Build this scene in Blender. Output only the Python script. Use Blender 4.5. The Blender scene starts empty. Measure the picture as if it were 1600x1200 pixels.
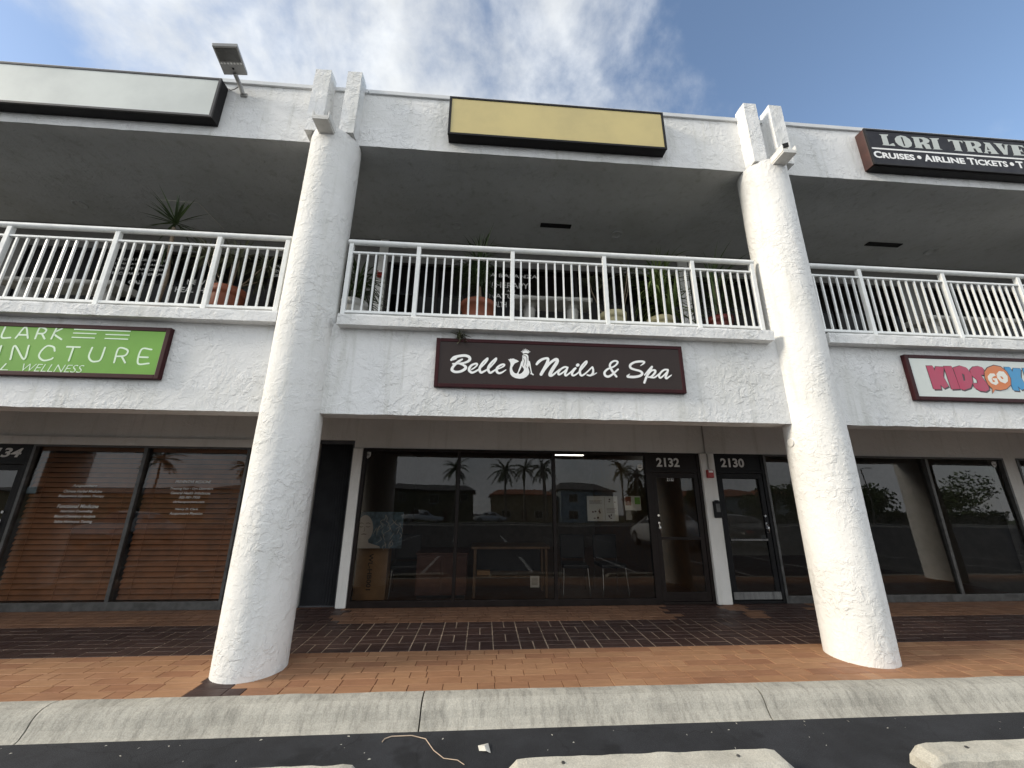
import bpy, bmesh, math, random
from math import radians as rad, sin, cos, pi
from mathutils import Vector, Matrix, noise, geometry

sc = bpy.context.scene
COL = sc.collection

# ------------------------------------------------------------------ camera
R_ = Vector((0.9973185, -0.07272376, 0.00818872))
U_ = Vector((-0.02786056, -0.27382256, 0.96137661))
F_ = Vector((0.06767266, 0.95902683, 0.27511443))
cam = bpy.data.cameras.new('camera')
cam.sensor_width = 36.0
cam.lens = 36.0 * 605.786 / 1600.0
cam.clip_start = 0.05
cam.clip_end = 2000
co = bpy.data.objects.new('camera', cam)
COL.objects.link(co)
M = Matrix((R_, U_, -F_)).transposed().to_4x4()
M.translation = (0, -4.43, 1.6)
co.matrix_world = M
sc.camera = co

# ------------------------------------------------------------------ light and exposure
SUN_EL, SUN_AZ = 24.0, 260.0          # azimuth clockwise from +Y
SKY_STRENGTH = 0.10
CLOUD = 8.6
SUN_STRENGTH = 2.1
sc.view_settings.view_transform = 'Standard'
sc.view_settings.look = 'None'
sc.view_settings.exposure = 0.80
sc.view_settings.gamma = 1.0
sd = bpy.data.lights.new('sun', 'SUN')
sd.energy = SUN_STRENGTH
sd.angle = rad(14)
sd.color = (1.0, 0.90, 0.74)
so = bpy.data.objects.new('sun', sd)
COL.objects.link(so)
sv = Vector((sin(rad(SUN_AZ)) * cos(rad(SUN_EL)), cos(rad(SUN_AZ)) * cos(rad(SUN_EL)), sin(rad(SUN_EL))))
so.rotation_euler = sv.to_track_quat('Z', 'Y').to_euler()
so.location = (0, 0, 30)

def N(nt, kind, ins=None, **props):
    n = nt.nodes.new(kind)
    for k, v in props.items():
        setattr(n, k, v)
    for k, v in (ins or {}).items():
        if isinstance(v, bpy.types.NodeSocket):
            nt.links.new(v, n.inputs[k])
        else:
            n.inputs[k].default_value = v
    return n
def math_(nt, op, a, b=0.0, c=None, clamp=False):
    ins = {0: a, 1: b}
    if c is not None: ins[2] = c
    return N(nt, 'ShaderNodeMath', ins, operation=op, use_clamp=clamp).outputs[0]
def mrange(nt, v, a, b, c=0.0, d=1.0, smooth=True):
    return N(nt, 'ShaderNodeMapRange', {0: v, 1: a, 2: b, 3: c, 4: d}, interpolation_type='SMOOTHSTEP' if smooth else 'LINEAR').outputs[0]
def mixc(nt, f, a, b, blend='MIX'):
    n = N(nt, 'ShaderNodeMix', {0: f, 6: a, 7: b}, data_type='RGBA', blend_type=blend)
    return n.outputs[2]

world = bpy.data.worlds.new('World')
sc.world = world
world.use_nodes = True
nt = world.node_tree
nt.nodes.clear()
sky = N(nt, 'ShaderNodeTexSky', sky_type='NISHITA', sun_disc=False, sun_elevation=rad(SUN_EL), sun_rotation=rad(SUN_AZ), altitude=0, air_density=1.0, dust_density=0.6, ozone_density=1.5)
tc = N(nt, 'ShaderNodeTexCoord')
sep = N(nt, 'ShaderNodeSeparateXYZ', {0: tc.outputs['Generated']})
zz = math_(nt, 'MAXIMUM', sep.outputs[2], 0.06)
px = math_(nt, 'DIVIDE', sep.outputs[0], zz)
py = math_(nt, 'DIVIDE', sep.outputs[1], zz)
pv = N(nt, 'ShaderNodeCombineXYZ', {0: px, 1: py, 2: 3.7}).outputs[0]
n1 = N(nt, 'ShaderNodeTexNoise', {'Vector': tc.outputs['Generated'], 'Scale': 4.4, 'Detail': 10.0, 'Roughness': 0.58, 'Distortion': 0.12}).outputs[0]
# where the weather puts its cloud: a bank above the roof to the left, overcast behind the viewer
gx = math_(nt, 'DIVIDE', math_(nt, 'SUBTRACT', px, -0.34), 0.58)
gy = math_(nt, 'DIVIDE', math_(nt, 'SUBTRACT', py, 0.65), 0.9)
rr = math_(nt, 'ADD', math_(nt, 'MULTIPLY', gx, gx), math_(nt, 'MULTIPLY', gy, gy))
bank = mrange(nt, rr, 0.0, 2.0, 0.23, -0.25, smooth=False)
back = mrange(nt, py, 0.05, -0.6, 0.0, 0.45)
left = mrange(nt, px, -1.3, -2.2, 0.0, 0.25)
dens = math_(nt, 'ADD', math_(nt, 'ADD', n1, bank), math_(nt, 'ADD', back, left))
cl = mrange(nt, dens, 0.34, 0.76)
n2 = N(nt, 'ShaderNodeTexNoise', {'Vector': tc.outputs['Generated'], 'Scale': 5.5, 'Detail': 6.0, 'Roughness': 0.6}).outputs[0]
shade = math_(nt, 'MULTIPLY', mrange(nt, n2, 0.3, 0.7, 0.82, 1.05), mrange(nt, py, 0.45, -0.2, 0.70, 1.0))
cc = mixc(nt, 1.0, (CLOUD * 0.965, CLOUD, CLOUD * 1.03, 1), N(nt, 'ShaderNodeCombineXYZ', {0: shade, 1: shade, 2: shade}).outputs[0], 'MULTIPLY')
skyc = mixc(nt, 1.0, sky.outputs[0], (1.42, 1.36, 1.32, 1), 'MULTIPLY')
full = mixc(nt, cl, skyc, cc)
bg = N(nt, 'ShaderNodeBackground', {0: full, 1: SKY_STRENGTH})
N(nt, 'ShaderNodeOutputWorld', {0: bg.outputs[0]})

# ------------------------------------------------------------------ materials
def newmat(name):
    m = bpy.data.materials.new(name)
    m.use_nodes = True
    t = m.node_tree
    b = t.nodes['Principled BSDF']
    return m, t, b
def coords(t):
    tc = N(t, 'ShaderNodeTexCoord')
    oi = N(t, 'ShaderNodeObjectInfo')
    return N(t, 'ShaderNodeVectorMath', {0: tc.outputs['Object'], 1: oi.outputs['Location']}, operation='ADD').outputs[0]
def bump(t, b, h, dist, strength=1.0):
    bn = N(t, 'ShaderNodeBump', {'Height': h, 'Distance': dist, 'Strength': strength})
    t.links.new(bn.outputs[0], b.inputs['Normal'])
def noise_(t, v, s, d=4.0, r=0.55, dist=0.0):
    return N(t, 'ShaderNodeTexNoise', {'Vector': v, 'Scale': s, 'Detail': d, 'Roughness': r, 'Distortion': dist}).outputs[0]
def plain(name, c, rough=0.5, metal=0.0, var=0.12, vs=6.0, bumpd=0.0, bs=60.0, spec=0.5):
    m, t, b = newmat(name)
    v = coords(t)
    n = noise_(t, v, vs, 5.0, 0.6)
    f = mrange(t, n, 0.3, 0.7, 1 - var, 1 + var)
    fc = N(t, 'ShaderNodeCombineXYZ', {0: f, 1: f, 2: f}).outputs[0]
    t.links.new(mixc(t, 1.0, (c[0], c[1], c[2], 1), fc, 'MULTIPLY'), b.inputs['Base Color'])
    t.links.new(mrange(t, n, 0.3, 0.7, max(0.03, rough - .07), min(1, rough + .07)), b.inputs['Roughness'])
    b.inputs['Metallic'].default_value = metal
    b.inputs['Specular IOR Level'].default_value = spec
    if bumpd: bump(t, b, noise_(t, v, bs, 4.0), bumpd)
    return m
def stucco(name, c, amount=1.0, dirt=0.1, rough=0.85):
    m, t, b = newmat(name)
    v = coords(t)
    wv = N(t, 'ShaderNodeVectorMath', {0: v, 1: N(t, 'ShaderNodeVectorMath', {0: N(t, 'ShaderNodeTexNoise', {'Vector': v, 'Scale': 6.0, 'Detail': 2.0}).outputs['Color'], 1: (.16, .16, .16)}, operation='MULTIPLY').outputs[0]}, operation='ADD').outputs[0]
    mk = mrange(t, noise_(t, v, 1.7, 3.0), 0.38, 0.62)
    pl1 = mrange(t, noise_(t, wv, 7.5, 5.0, 0.55), 0.47, 0.59)
    pl2 = mrange(t, noise_(t, wv, 17.0, 4.0, 0.6), 0.49, 0.64)
    rd = noise_(t, wv, 11.0, 2.0, 0.5, 0.6)
    rdg = math_(t, 'MULTIPLY', mrange(t, math_(t, 'ABSOLUTE', math_(t, 'SUBTRACT', rd, 0.47)), 0.0, 0.045, 1.0, 0.0), mrange(t, noise_(t, v, 6.0, 2.0), 0.50, 0.62))
    h = math_(t, 'MULTIPLY', math_(t, 'ADD', math_(t, 'MULTIPLY', pl1, 0.55), math_(t, 'MULTIPLY', pl2, 0.5)), math_(t, 'ADD', 0.5, mk))
    h = math_(t, 'ADD', h, math_(t, 'MULTIPLY', rdg, 0.28))
    h = math_(t, 'ADD', h, math_(t, 'ADD', math_(t, 'MULTIPLY', noise_(t, v, 55.0, 5.0, 0.65), 0.45), math_(t, 'MULTIPLY', noise_(t, wv, 26.0, 3.0, 0.6), 0.55)))
    bump(t, b, h, 0.0060 * amount)
    d1 = mrange(t, noise_(t, v, 0.9, 6.0, 0.65), 0.35, 0.75, 1.0, 1.0 - dirt)
    st = N(t, 'ShaderNodeVectorMath', {0: v, 1: (9.0, 9.0, 0.7)}, operation='MULTIPLY').outputs[0]
    d2 = mrange(t, noise_(t, st, 1.0, 5.0, 0.6), 0.51, 0.79, 1.0, 1.0 - dirt * 1.3)
    d3 = mrange(t, noise_(t, v, 30.0, 3.0), 0.66, 0.74, 1.0, 0.93)
    f = math_(t, 'MULTIPLY', math_(t, 'MULTIPLY', d1, d2), d3)
    f2 = math_(t, 'MULTIPLY', f, mrange(t, f, 0.8, 1.0, 0.97, 1.0))
    fc = N(t, 'ShaderNodeCombineXYZ', {0: f, 1: f, 2: f2}).outputs[0]
    t.links.new(mixc(t, 1.0, (c[0], c[1], c[2], 1), fc, 'MULTIPLY'), b.inputs['Base Color'])
    b.inputs['Roughness'].default_value = rough
    b.inputs['Specular IOR Level'].default_value = 0.25
    return m
def glass(name, tint, ior=1.75, wav=0.0004):
    m = bpy.data.materials.new(name)
    m.use_nodes = True
    t = m.node_tree
    t.nodes.clear()
    v = coords(t)
    bn = N(t, 'ShaderNodeBump', {'Height': noise_(t, v, 0.9, 1.0), 'Distance': wav * 10})
    fr = N(t, 'ShaderNodeFresnel', {'IOR': ior})
    tr = N(t, 'ShaderNodeBsdfTransparent', {0: (*tint, 1)})
    gl = N(t, 'ShaderNodeBsdfGlossy', {0: (1, 1, 1, 1), 'Roughness': 0.004, 'Normal': bn.outputs[0]})
    mx = N(t, 'ShaderNodeMixShader', {0: fr.outputs[0], 1: tr.outputs[0], 2: gl.outputs[0]})
    N(t, 'ShaderNodeOutputMaterial', {0: mx.outputs[0]})
    return m
def tilemat(name, cols, rough, grime=0.25):
    m, t, b = newmat(name)
    v = coords(t)
    g = N(t, 'ShaderNodeNewGeometry')
    cr = N(t, 'ShaderNodeValToRGB', {0: g.outputs['Random Per Island']})
    e = cr.color_ramp.elements
    e[0].color = (*cols[0], 1); e[1].color = (*cols[-1], 1)
    for i, c in enumerate(cols[1:-1]):
        k = e.new((i + 1) / (len(cols) - 1)); k.color = (*c, 1)
    st = N(t, 'ShaderNodeVectorMath', {0: v, 1: (3.0, 14.0, 1.0)}, operation='MULTIPLY').outputs[0]
    f = math_(t, 'MULTIPLY', mrange(t, noise_(t, st, 2.0, 4.0), 0.3, 0.75, 1.08, 1 - grime), mrange(t, noise_(t, v, 1.3, 6.0, 0.7), 0.35, 0.75, 1.05, 1 - grime))
    fc = N(t, 'ShaderNodeCombineXYZ', {0: f, 1: f, 2: f}).outputs[0]
    t.links.new(mixc(t, 1.0, cr.outputs[0], fc, 'MULTIPLY'), b.inputs['Base Color'])
    t.links.new(mrange(t, noise_(t, v, 5.0, 5.0), 0.3, 0.7, rough - .1, rough + .15), b.inputs['Roughness'])
    b.inputs['Specular IOR Level'].default_value = 0.25
    bump(t, b, noise_(t, v, 45.0, 4.0), 0.0015)
    return m
def concrete(name, c, stain=0.5, streak=(14.0, 2.0, 2.0)):
    m, t, b = newmat(name)
    v = coords(t)
    st = N(t, 'ShaderNodeVectorMath', {0: v, 1: streak}, operation='MULTIPLY').outputs[0]
    s1 = mrange(t, noise_(t, st, 1.0, 7.0, 0.7), 0.42, 0.75, 1.0, 1.0 - stain)
    s2 = mrange(t, noise_(t, v, 1.6, 7.0, 0.7), 0.35, 0.75, 1.05, 1.0 - stain * 0.8)
    s3 = mrange(t, noise_(t, v, 110.0, 3.0), 0.3, 0.7, 0.86, 1.12)
    f = math_(t, 'MULTIPLY', math_(t, 'MULTIPLY', s1, s2), s3)
    fc = N(t, 'ShaderNodeCombineXYZ', {0: f, 1: f, 2: f}).outputs[0]
    t.links.new(mixc(t, 1.0, (*c, 1), fc, 'MULTIPLY'), b.inputs['Base Color'])
    b.inputs['Roughness'].default_value = 0.9
    b.inputs['Specular IOR Level'].default_value = 0.2
    h = math_(t, 'ADD', noise_(t, v, 90.0, 5.0, 0.7), math_(t, 'MULTIPLY', noise_(t, v, 12.0, 4.0), 1.5))
    bump(t, b, h, 0.005)
    return m
def asphalt(name):
    m, t, b = newmat(name)
    v = coords(t)
    a = noise_(t, v, 160.0, 3.0, 0.7)
    agg = mrange(t, noise_(t, v, 240.0, 2.0), 0.62, 0.72, 0.0, 1.6)
    f = math_(t, 'MULTIPLY', mrange(t, a, 0.3, 0.75, 0.6, 1.5), mrange(t, noise_(t, v, 1.1, 7.0, 0.72), 0.32, 0.68, 0.70, 1.35))
    f = math_(t, 'ADD', f, math_(t, 'MULTIPLY', agg, 0.5))
    oil = mrange(t, noise_(t, v, 2.3, 3.0), 0.60, 0.70, 1.0, 0.55)
    f = math_(t, 'MULTIPLY', f, oil)
    cw = N(t, 'ShaderNodeVectorMath', {0: v, 1: N(t, 'ShaderNodeVectorMath', {0: N(t, 'ShaderNodeTexNoise', {'Vector': v, 'Scale': 5.0, 'Detail': 4.0}).outputs['Color'], 1: (.25, .25, .25)}, operation='MULTIPLY').outputs[0]}, operation='ADD').outputs[0]
    cr = N(t, 'ShaderNodeTexVoronoi', {'Vector': cw, 'Scale': 0.75}, feature='DISTANCE_TO_EDGE').outputs['Distance']
    f = math_(t, 'MULTIPLY', f, mrange(t, cr, 0.002, 0.007, 0.75, 1.0))
    fc = N(t, 'ShaderNodeCombineXYZ', {0: f, 1: f, 2: math_(t, 'MULTIPLY', f, 1.03)}).outputs[0]
    t.links.new(mixc(t, 1.0, (0.029, 0.0305, 0.034, 1), fc, 'MULTIPLY'), b.inputs['Base Color'])
    b.inputs['Roughness'].default_value = 0.85
    b.inputs['Specular IOR Level'].default_value = 0.3
    bump(t, b, a, 0.006)
    return m
def leafmat(name, c1, c2, rough=0.45):
    m, t, b = newmat(name)
    g = N(t, 'ShaderNodeNewGeometry')
    t.links.new(mixc(t, g.outputs['Random Per Island'], (*c1, 1), (*c2, 1)), b.inputs['Base Color'])
    b.inputs['Roughness'].default_value = rough
    return m
def emit(name, c, s):
    m = bpy.data.materials.new(name); m.use_nodes = True
    t = m.node_tree; t.nodes.clear()
    e = N(t, 'ShaderNodeEmission', {0: (*c, 1), 1: s})
    N(t, 'ShaderNodeOutputMaterial', {0: e.outputs[0]})
    return m

W = {}
W['stucco'] = stucco('white stucco', (0.80, 0.80, 0.79), 1.0, 0.15)
W['stucco_col'] = stucco('white column stucco', (0.80, 0.795, 0.775), 0.9, 0.10)
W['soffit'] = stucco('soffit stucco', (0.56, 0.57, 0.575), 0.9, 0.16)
W['header'] = stucco('cream header plaster', (0.70, 0.69, 0.66), 0.6, 0.12)
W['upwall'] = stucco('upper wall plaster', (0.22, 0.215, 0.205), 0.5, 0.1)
W['jamb'] = stucco('white pier plaster', (0.74, 0.73, 0.70), 0.4, 0.12)
W['coping'] = plain('white metal coping', (0.62, 0.63, 0.63), 0.35, 0.0, 0.05)
W['rail'] = plain('white rail paint', (0.80, 0.81, 0.79), 0.35, 0.0, 0.05, 12.0)
W['bronze'] = plain('dark bronze aluminium', (0.014, 0.010, 0.009), 0.45, 0.0, 0.2, spec=0.2)
W['alum'] = plain('worn grey aluminium', (0.085, 0.085, 0.083), 0.45, 0.3, 0.3, 9.0)
W['sillgrey'] = concrete('grey window sill', (0.20, 0.20, 0.195), 0.5)
W['black'] = plain('black metal', (0.008, 0.008, 0.009), 0.5, 0.0, 0.2, spec=0.2)
W['shutter'] = plain('black shutter metal', (0.060, 0.062, 0.068), 0.4, 0.0, 0.2)
W['glass'] = glass('tinted glass', (0.62, 0.60, 0.57), 1.50)
W['glass_dark'] = glass('dark tinted glass', (0.35, 0.35, 0.36), 1.2)
W['glass_clear'] = glass('less tinted glass', (0.88, 0.85, 0.80), 1.46)
W['white'] = plain('white lettering', (0.86, 0.86, 0.84), 0.5, 0.0, 0.04)
W['numwhite'] = plain('weathered white number', (0.60, 0.59, 0.56), 0.5, 0.0, 0.15)
W['maroon'] = plain('maroon frame paint', (0.040, 0.010, 0.012), 0.5, 0.0, 0.15, spec=0.15)
W['belleface'] = plain('brown sign face', (0.040, 0.030, 0.028), 0.45, 0.0, 0.08, 3.0, spec=0.15)
W['green'] = plain('green sign face', (0.165, 0.37, 0.060), 0.45, 0.0, 0.06, 2.0, spec=0.2)
W['palegreen'] = plain('pale green lettering', (0.66, 0.82, 0.62), 0.5, 0.0, 0.03)
W['yellow'] = plain('faded yellow sign face', (0.56, 0.46, 0.20), 0.5, 0.0, 0.09, 1.3, 0.0006, 90)
W['greyface'] = plain('grey white sign face', (0.60, 0.63, 0.60), 0.5, 0.0, 0.09, 1.3, 0.0006, 90)
W['signbox'] = plain('black sign cabinet', (0.009, 0.008, 0.009), 0.5, 0.0, 0.2, spec=0.2)
W['signrim'] = plain('dark brown sign rim', (0.030, 0.026, 0.024), 0.4, 0.0, 0.2)
W['loriface'] = plain('near black sign face', (0.014, 0.014, 0.020), 0.5, 0.0, 0.15, spec=0.15)
W['lorirust'] = plain('rust brown cabinet side', (0.060, 0.022, 0.017), 0.5, 0.0, 0.25)
W['lorigrey'] = plain('grey white lettering', (0.50, 0.53, 0.50), 0.5, 0.0, 0.05)
W['kidface'] = plain('pale sign face', (0.62, 0.66, 0.62), 0.4, 0.0, 0.04)
W['kidred'] = plain('raspberry red', (0.42, 0.030, 0.085), 0.4, 0.0, 0.05)
W['kiddark'] = plain('lettering shadow', (0.05, 0.03, 0.035), 0.4, 0.0, 0.05)
W['kidorange'] = plain('orange', (0.62, 0.17, 0.035), 0.4, 0.0, 0.05)
W['kidblue'] = plain('sky blue', (0.020, 0.26, 0.52), 0.4, 0.0, 0.05)
W['kidcream'] = plain('cream', (0.76, 0.74, 0.66), 0.4, 0.0, 0.03)
W['tile_o'] = tilemat('terracotta tile', [(0.32, 0.172, 0.092), (0.35, 0.196, 0.109), (0.30, 0.156, 0.085), (0.33, 0.180, 0.098), (0.27, 0.134, 0.075), (0.34, 0.188, 0.105)], 0.6, 0.11)
W['tile_b'] = tilemat('brown tile', [(0.20, 0.108, 0.066), (0.23, 0.125, 0.075), (0.18, 0.094, 0.058)], 0.6)
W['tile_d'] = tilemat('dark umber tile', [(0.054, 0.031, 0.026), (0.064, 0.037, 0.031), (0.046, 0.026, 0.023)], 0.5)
W['grout'] = plain('sandy grout', (0.34, 0.26, 0.19), 0.9, 0.0, 0.35, 3.0)
W['grout_d'] = plain('brown grout', (0.15, 0.065, 0.032), 0.9, 0.0, 0.3, 3.0)
W['kerb'] = concrete('weathered kerb concrete', (0.45, 0.43, 0.375), 0.38, (22.0, 6.0, 5.0))
W['stop'] = concrete('pale wheel stop concrete', (0.58, 0.55, 0.47), 0.28, (4, 4, 4))
W['asphalt'] = asphalt('asphalt')
W['street'] = plain('street asphalt', (0.11, 0.108, 0.105), 0.9, 0.0, 0.15, 0.5)
W['verge'] = plain('rough grass', (0.07, 0.09, 0.03), 0.95, 0.0, 0.35, 0.8)
W['bayline'] = plain('worn white line paint', (0.42, 0.42, 0.40), 0.8, 0.0, 0.3, 3.0)
W['blind'] = plain('brown wooden blind', (0.235, 0.098, 0.043), 0.5, 0.0, 0.2, 5.0)
W['floor_in'] = plain('brown interior floor', (0.12, 0.06, 0.035), 0.5, 0.0, 0.2)
W['wall_in'] = plain('dim interior wall', (0.16, 0.14, 0.12), 0.8, 0.0, 0.15)
W['wall_pale'] = plain('pale interior wall', (0.34, 0.33, 0.30), 0.8, 0.0, 0.1)
W['red'] = plain('fire alarm red', (0.35, 0.018, 0.015), 0.35, 0.0, 0.05)
W['kraft'] = plain('cardboard', (0.34, 0.20, 0.10), 0.8, 0.0, 0.12)
W['cab'] = plain('red brown cabinet wood', (0.105, 0.042, 0.028), 0.4, 0.0, 0.2)
W['wood'] = plain('brown table wood', (0.17, 0.10, 0.055), 0.4, 0.0, 0.25)
W['chrome'] = plain('chrome', (0.6, 0.6, 0.6), 0.2, 1.0, 0.05)
W['navy'] = plain('black vinyl', (0.012, 0.014, 0.018), 0.4, 0.0, 0.1)
W['paper'] = plain('white paper', (0.62, 0.60, 0.54), 0.7, 0.0, 0.04)
W['posterblue'] = plain('blue poster print', (0.085, 0.14, 0.18), 0.5, 0.0, 0.5, 14.0)
W['skinprint'] = plain('printed skin tone', (0.50, 0.45, 0.40), 0.6, 0.0, 0.05)
W['terra'] = plain('terracotta pot', (0.22, 0.062, 0.028), 0.6, 0.0, 0.15)
W['redpot'] = plain('dark red glazed pot', (0.11, 0.018, 0.014), 0.35, 0.0, 0.15)
W['palepot'] = plain('pale yellow pot', (0.38, 0.35, 0.21), 0.5, 0.0, 0.12)
W['whitepot'] = plain('white pot', (0.6, 0.6, 0.58), 0.5, 0.0, 0.1)
W['soil'] = plain('soil', (0.04, 0.028, 0.02), 0.95, 0.0, 0.3)
W['stem'] = plain('woody stem', (0.17, 0.13, 0.09), 0.85, 0.0, 0.3, 20)
W['leaf1'] = leafmat('dark leaf', (0.030, 0.055, 0.018), (0.075, 0.115, 0.035))
W['leaf2'] = leafmat('fresh leaf', (0.07, 0.12, 0.025), (0.15, 0.20, 0.05))
W['leaf3'] = leafmat('greyish leaf', (0.06, 0.075, 0.04), (0.14, 0.14, 0.08))
W['bench'] = concrete('cast stone bench', (0.42, 0.41, 0.38), 0.4, (5, 5, 5))
W['lamphead'] = plain('grey lamp housing', (0.34, 0.335, 0.325), 0.4, 0.0, 0.08)
W['solar'] = plain('dark lens panel', (0.10, 0.098, 0.092), 0.3, 0.0, 0.1)
W['led'] = plain('white LED lens', (0.85, 0.85, 0.83), 0.3, 0.0, 0.02)
W['plywood'] = plain('galvanised conduit', (0.32, 0.31, 0.29), 0.45, 0.3, 0.1)
W['straw'] = plain('dry straw', (0.46, 0.36, 0.27), 0.8, 0.0, 0.2)
W['litter'] = plain('pale litter', (0.55, 0.52, 0.45), 0.8, 0.0, 0.2)

# ------------------------------------------------------------------ builders
ORG = {}
def tag(o, label=None, cat=None, group=None, kind=None):
    if label: o['label'] = label
    if cat: o['category'] = cat
    if group: o['group'] = group
    if kind: o['kind'] = kind
    return o
def thing(name, loc, label, cat, group=None):
    o = bpy.data.objects.new(name, None)
    o.empty_display_size = 0.1
    o.location = loc
    COL.objects.link(o)
    ORG[o] = Vector(loc)
    return tag(o, label, cat, group)
class MB:
    """collects geometry in world coordinates for ONE mesh object"""
    def __init__(s): s.v = []; s.f = []; s.smooth = set(); s.mi = {}
    def add(s, vs, fs, smooth=False):
        b = len(s.v)
        s.v += [tuple(p) for p in vs]
        for f in fs:
            if smooth: s.smooth.add(len(s.f))
            s.f.append(tuple(b + i for i in f))
        return s
    def box(s, x0, x1, y0, y1, z0, z1):
        return s.add([(x, y, z) for x in (x0, x1) for y in (y0, y1) for z in (z0, z1)],
                     [(0, 1, 3, 2), (4, 6, 7, 5), (0, 4, 5, 1), (2, 3, 7, 6), (0, 2, 6, 4), (1, 5, 7, 3)])
    def prism_x(s, prof, x0, x1):      # profile in (y,z), extruded along x
        n = len(prof)
        vs = [(x0, y, z) for y, z in prof] + [(x1, y, z) for y, z in prof]
        return s.add(vs, [(i, (i + 1) % n, n + (i + 1) % n, n + i) for i in range(n)] + [tuple(range(n))[::-1], tuple(range(n, 2 * n))])
    def frame(s, x0, x1, z0, z1, y0, y1, w, wb=None, wt=None):   # rectangular frame in the xz plane, butt-jointed
        wb = w if wb is None else wb; wt = w if wt is None else wt
        s.box(x0, x0 + w, y0, y1, z0, z1); s.box(x1 - w, x1, y0, y1, z0, z1)
        s.box(x0 + w, x1 - w, y0, y1, z0, z0 + wb); s.box(x0 + w, x1 - w, y0, y1, z1 - wt, z1)
        return s
    def tube(s, pts, r, n=8, r1=None, cap=True):
        pts = [Vector(p) for p in pts]; m = len(pts); rings = []
        up = None
        for i, p in enumerate(pts):
            d = (pts[min(i + 1, m - 1)] - pts[max(i - 1, 0)]).normalized()
            if up is None:
                up = d.orthogonal().normalized()
            a = (up - d * up.dot(d))
            a = a.normalized() if a.length > 1e-6 else d.orthogonal().normalized()
            up = a; b = d.cross(a)
            rr = r if r1 is None else r + (r1 - r) * i / (m - 1)
            rings.append([p + (a * cos(2 * pi * k / n) + b * sin(2 * pi * k / n)) * rr for k in range(n)])
        vs = [q for ring in rings for q in ring]
        fs = [(i * n + k, i * n + (k + 1) % n, (i + 1) * n + (k + 1) % n, (i + 1) * n + k) for i in range(m - 1) for k in range(n)]
        s.add(vs, fs, True)
        if cap: s.add(rings[0], [tuple(range(n))[::-1]]); s.add(rings[-1], [tuple(range(n))])
        return s
    def lathe(s, c, prof, n=24):       # prof (r,z) about a vertical axis through c
        vs = [(c[0] + r * cos(2 * pi * k / n), c[1] + r * sin(2 * pi * k / n), c[2] + z) for r, z in prof for k in range(n)]
        fs = [(i * n + k, i * n + (k + 1) % n, (i + 1) * n + (k + 1) % n, (i + 1) * n + k) for i in range(len(prof) - 1) for k in range(n)]
        return s.add(vs, fs, True)
    def poly(s, outer, holes, y, t):   # flat lettering piece in the xz plane, front at y, back at y+t
        loops = [[Vector((a, b, 0)) for a, b in outer]] + [[Vector((a, b, 0)) for a, b in h] for h in holes if h]
        tris = geometry.tessellate_polygon(loops)
        flat = [p for l in loops for p in l]
        n = len(flat)
        vs = [(p.x, y, p.y) for p in flat] + [(p.x, y + t, p.y) for p in flat]
        fs = []
        for a, b, c in tris:
            A, B, C = flat[a], flat[b], flat[c]
            if (B - A).cross(C - A).z < 0: a, b, c = a, c, b
            fs.append((a, b, c))
        k = 0
        for l in loops:
            m = len(l)
            for i in range(m): fs.append((k + i, k + (i + 1) % m, n + k + (i + 1) % m, n + k + i))
            k += m
        return s.add(vs, fs)
    def stroke(s, pts, y, t=0.004, res=7):   # brush stroke through (x,z,width), Catmull-Rom, round ends, each step a hair further out
        P = [Vector(p) for p in pts]
        if len(P) == 2: S = [P[0].lerp(P[1], k / 4) for k in range(5)]
        else:
            Q = [P[0] * 2 - P[1]] + P + [P[-1] * 2 - P[-2]]; S = []
            for i in range(1, len(Q) - 2):
                a, b, c, d = Q[i - 1:i + 3]
                for k in range(res):
                    u = k / res
                    S.append(0.5 * ((2 * b) + (c - a) * u + (2 * a - 5 * b + 4 * c - d) * u * u + (3 * b - a - 3 * c + d) * u ** 3))
            S.append(P[-1])
        L = []; n = len(S)
        for i, p in enumerate(S):
            q = (S[min(i + 1, n - 1)] - S[max(i - 1, 0)])
            d = Vector((q.x, q.y)); d = d.normalized() if d.length > 1e-9 else Vector((1, 0))
            nn = Vector((-d.y, d.x)); w = max(p.z, 0.002) / 2
            L.append((Vector((p.x, p.y)), d, nn, w))
        caps0 = [(L[0][0] + (-L[0][1] * cos(a) + L[0][2] * sin(a)) * L[0][3]) for a in [pi / 2 * j / 4 for j in range(-4, 5)]]
        caps1 = [(L[-1][0] + (L[-1][1] * cos(a) + L[-1][2] * sin(a)) * L[-1][3]) for a in [pi / 2 * j / 4 for j in range(4, -5, -1)]]
        rows = [(a + nn * w, a - nn * w) for a, d, nn, w in L]
        st = 0.00002
        vs = []; fs = []
        for i, (a, b) in enumerate(rows):
            yy = y - st * (i + 1); vs += [(a.x, yy, a.y), (b.x, yy, b.y)]
        for i in range(n - 1): fs.append((2 * i, 2 * i + 1, 2 * i + 3, 2 * i + 2))
        s.add(vs, fs)
        s.add([(p.x, y - st, p.y) for p in caps0], [tuple(range(9))])
        s.add([(p.x, y - st * n, p.y) for p in caps1], [tuple(range(9))])
        return s
    def build(s, name, mat, parent=None, bevel=0.0, seg=2, autosmooth=False):
        xs = [p[0] for p in s.v]; ys = [p[1] for p in s.v]; zs = [p[2] for p in s.v]
        o = Vector(((min(xs) + max(xs)) / 2, (min(ys) + max(ys)) / 2, min(zs)))
        me = bpy.data.meshes.new(name)
        me.from_pydata([(p[0] - o.x, p[1] - o.y, p[2] - o.z) for p in s.v], [], s.f)
        if s.smooth:
            me.polygons.foreach_set('use_smooth', [i in s.smooth for i in range(len(s.f))])
        me.materials.append(W[mat] if isinstance(mat, str) else mat)
        me.update()
        ob = bpy.data.objects.new(name, me)
        COL.objects.link(ob)
        ORG[ob] = o
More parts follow.
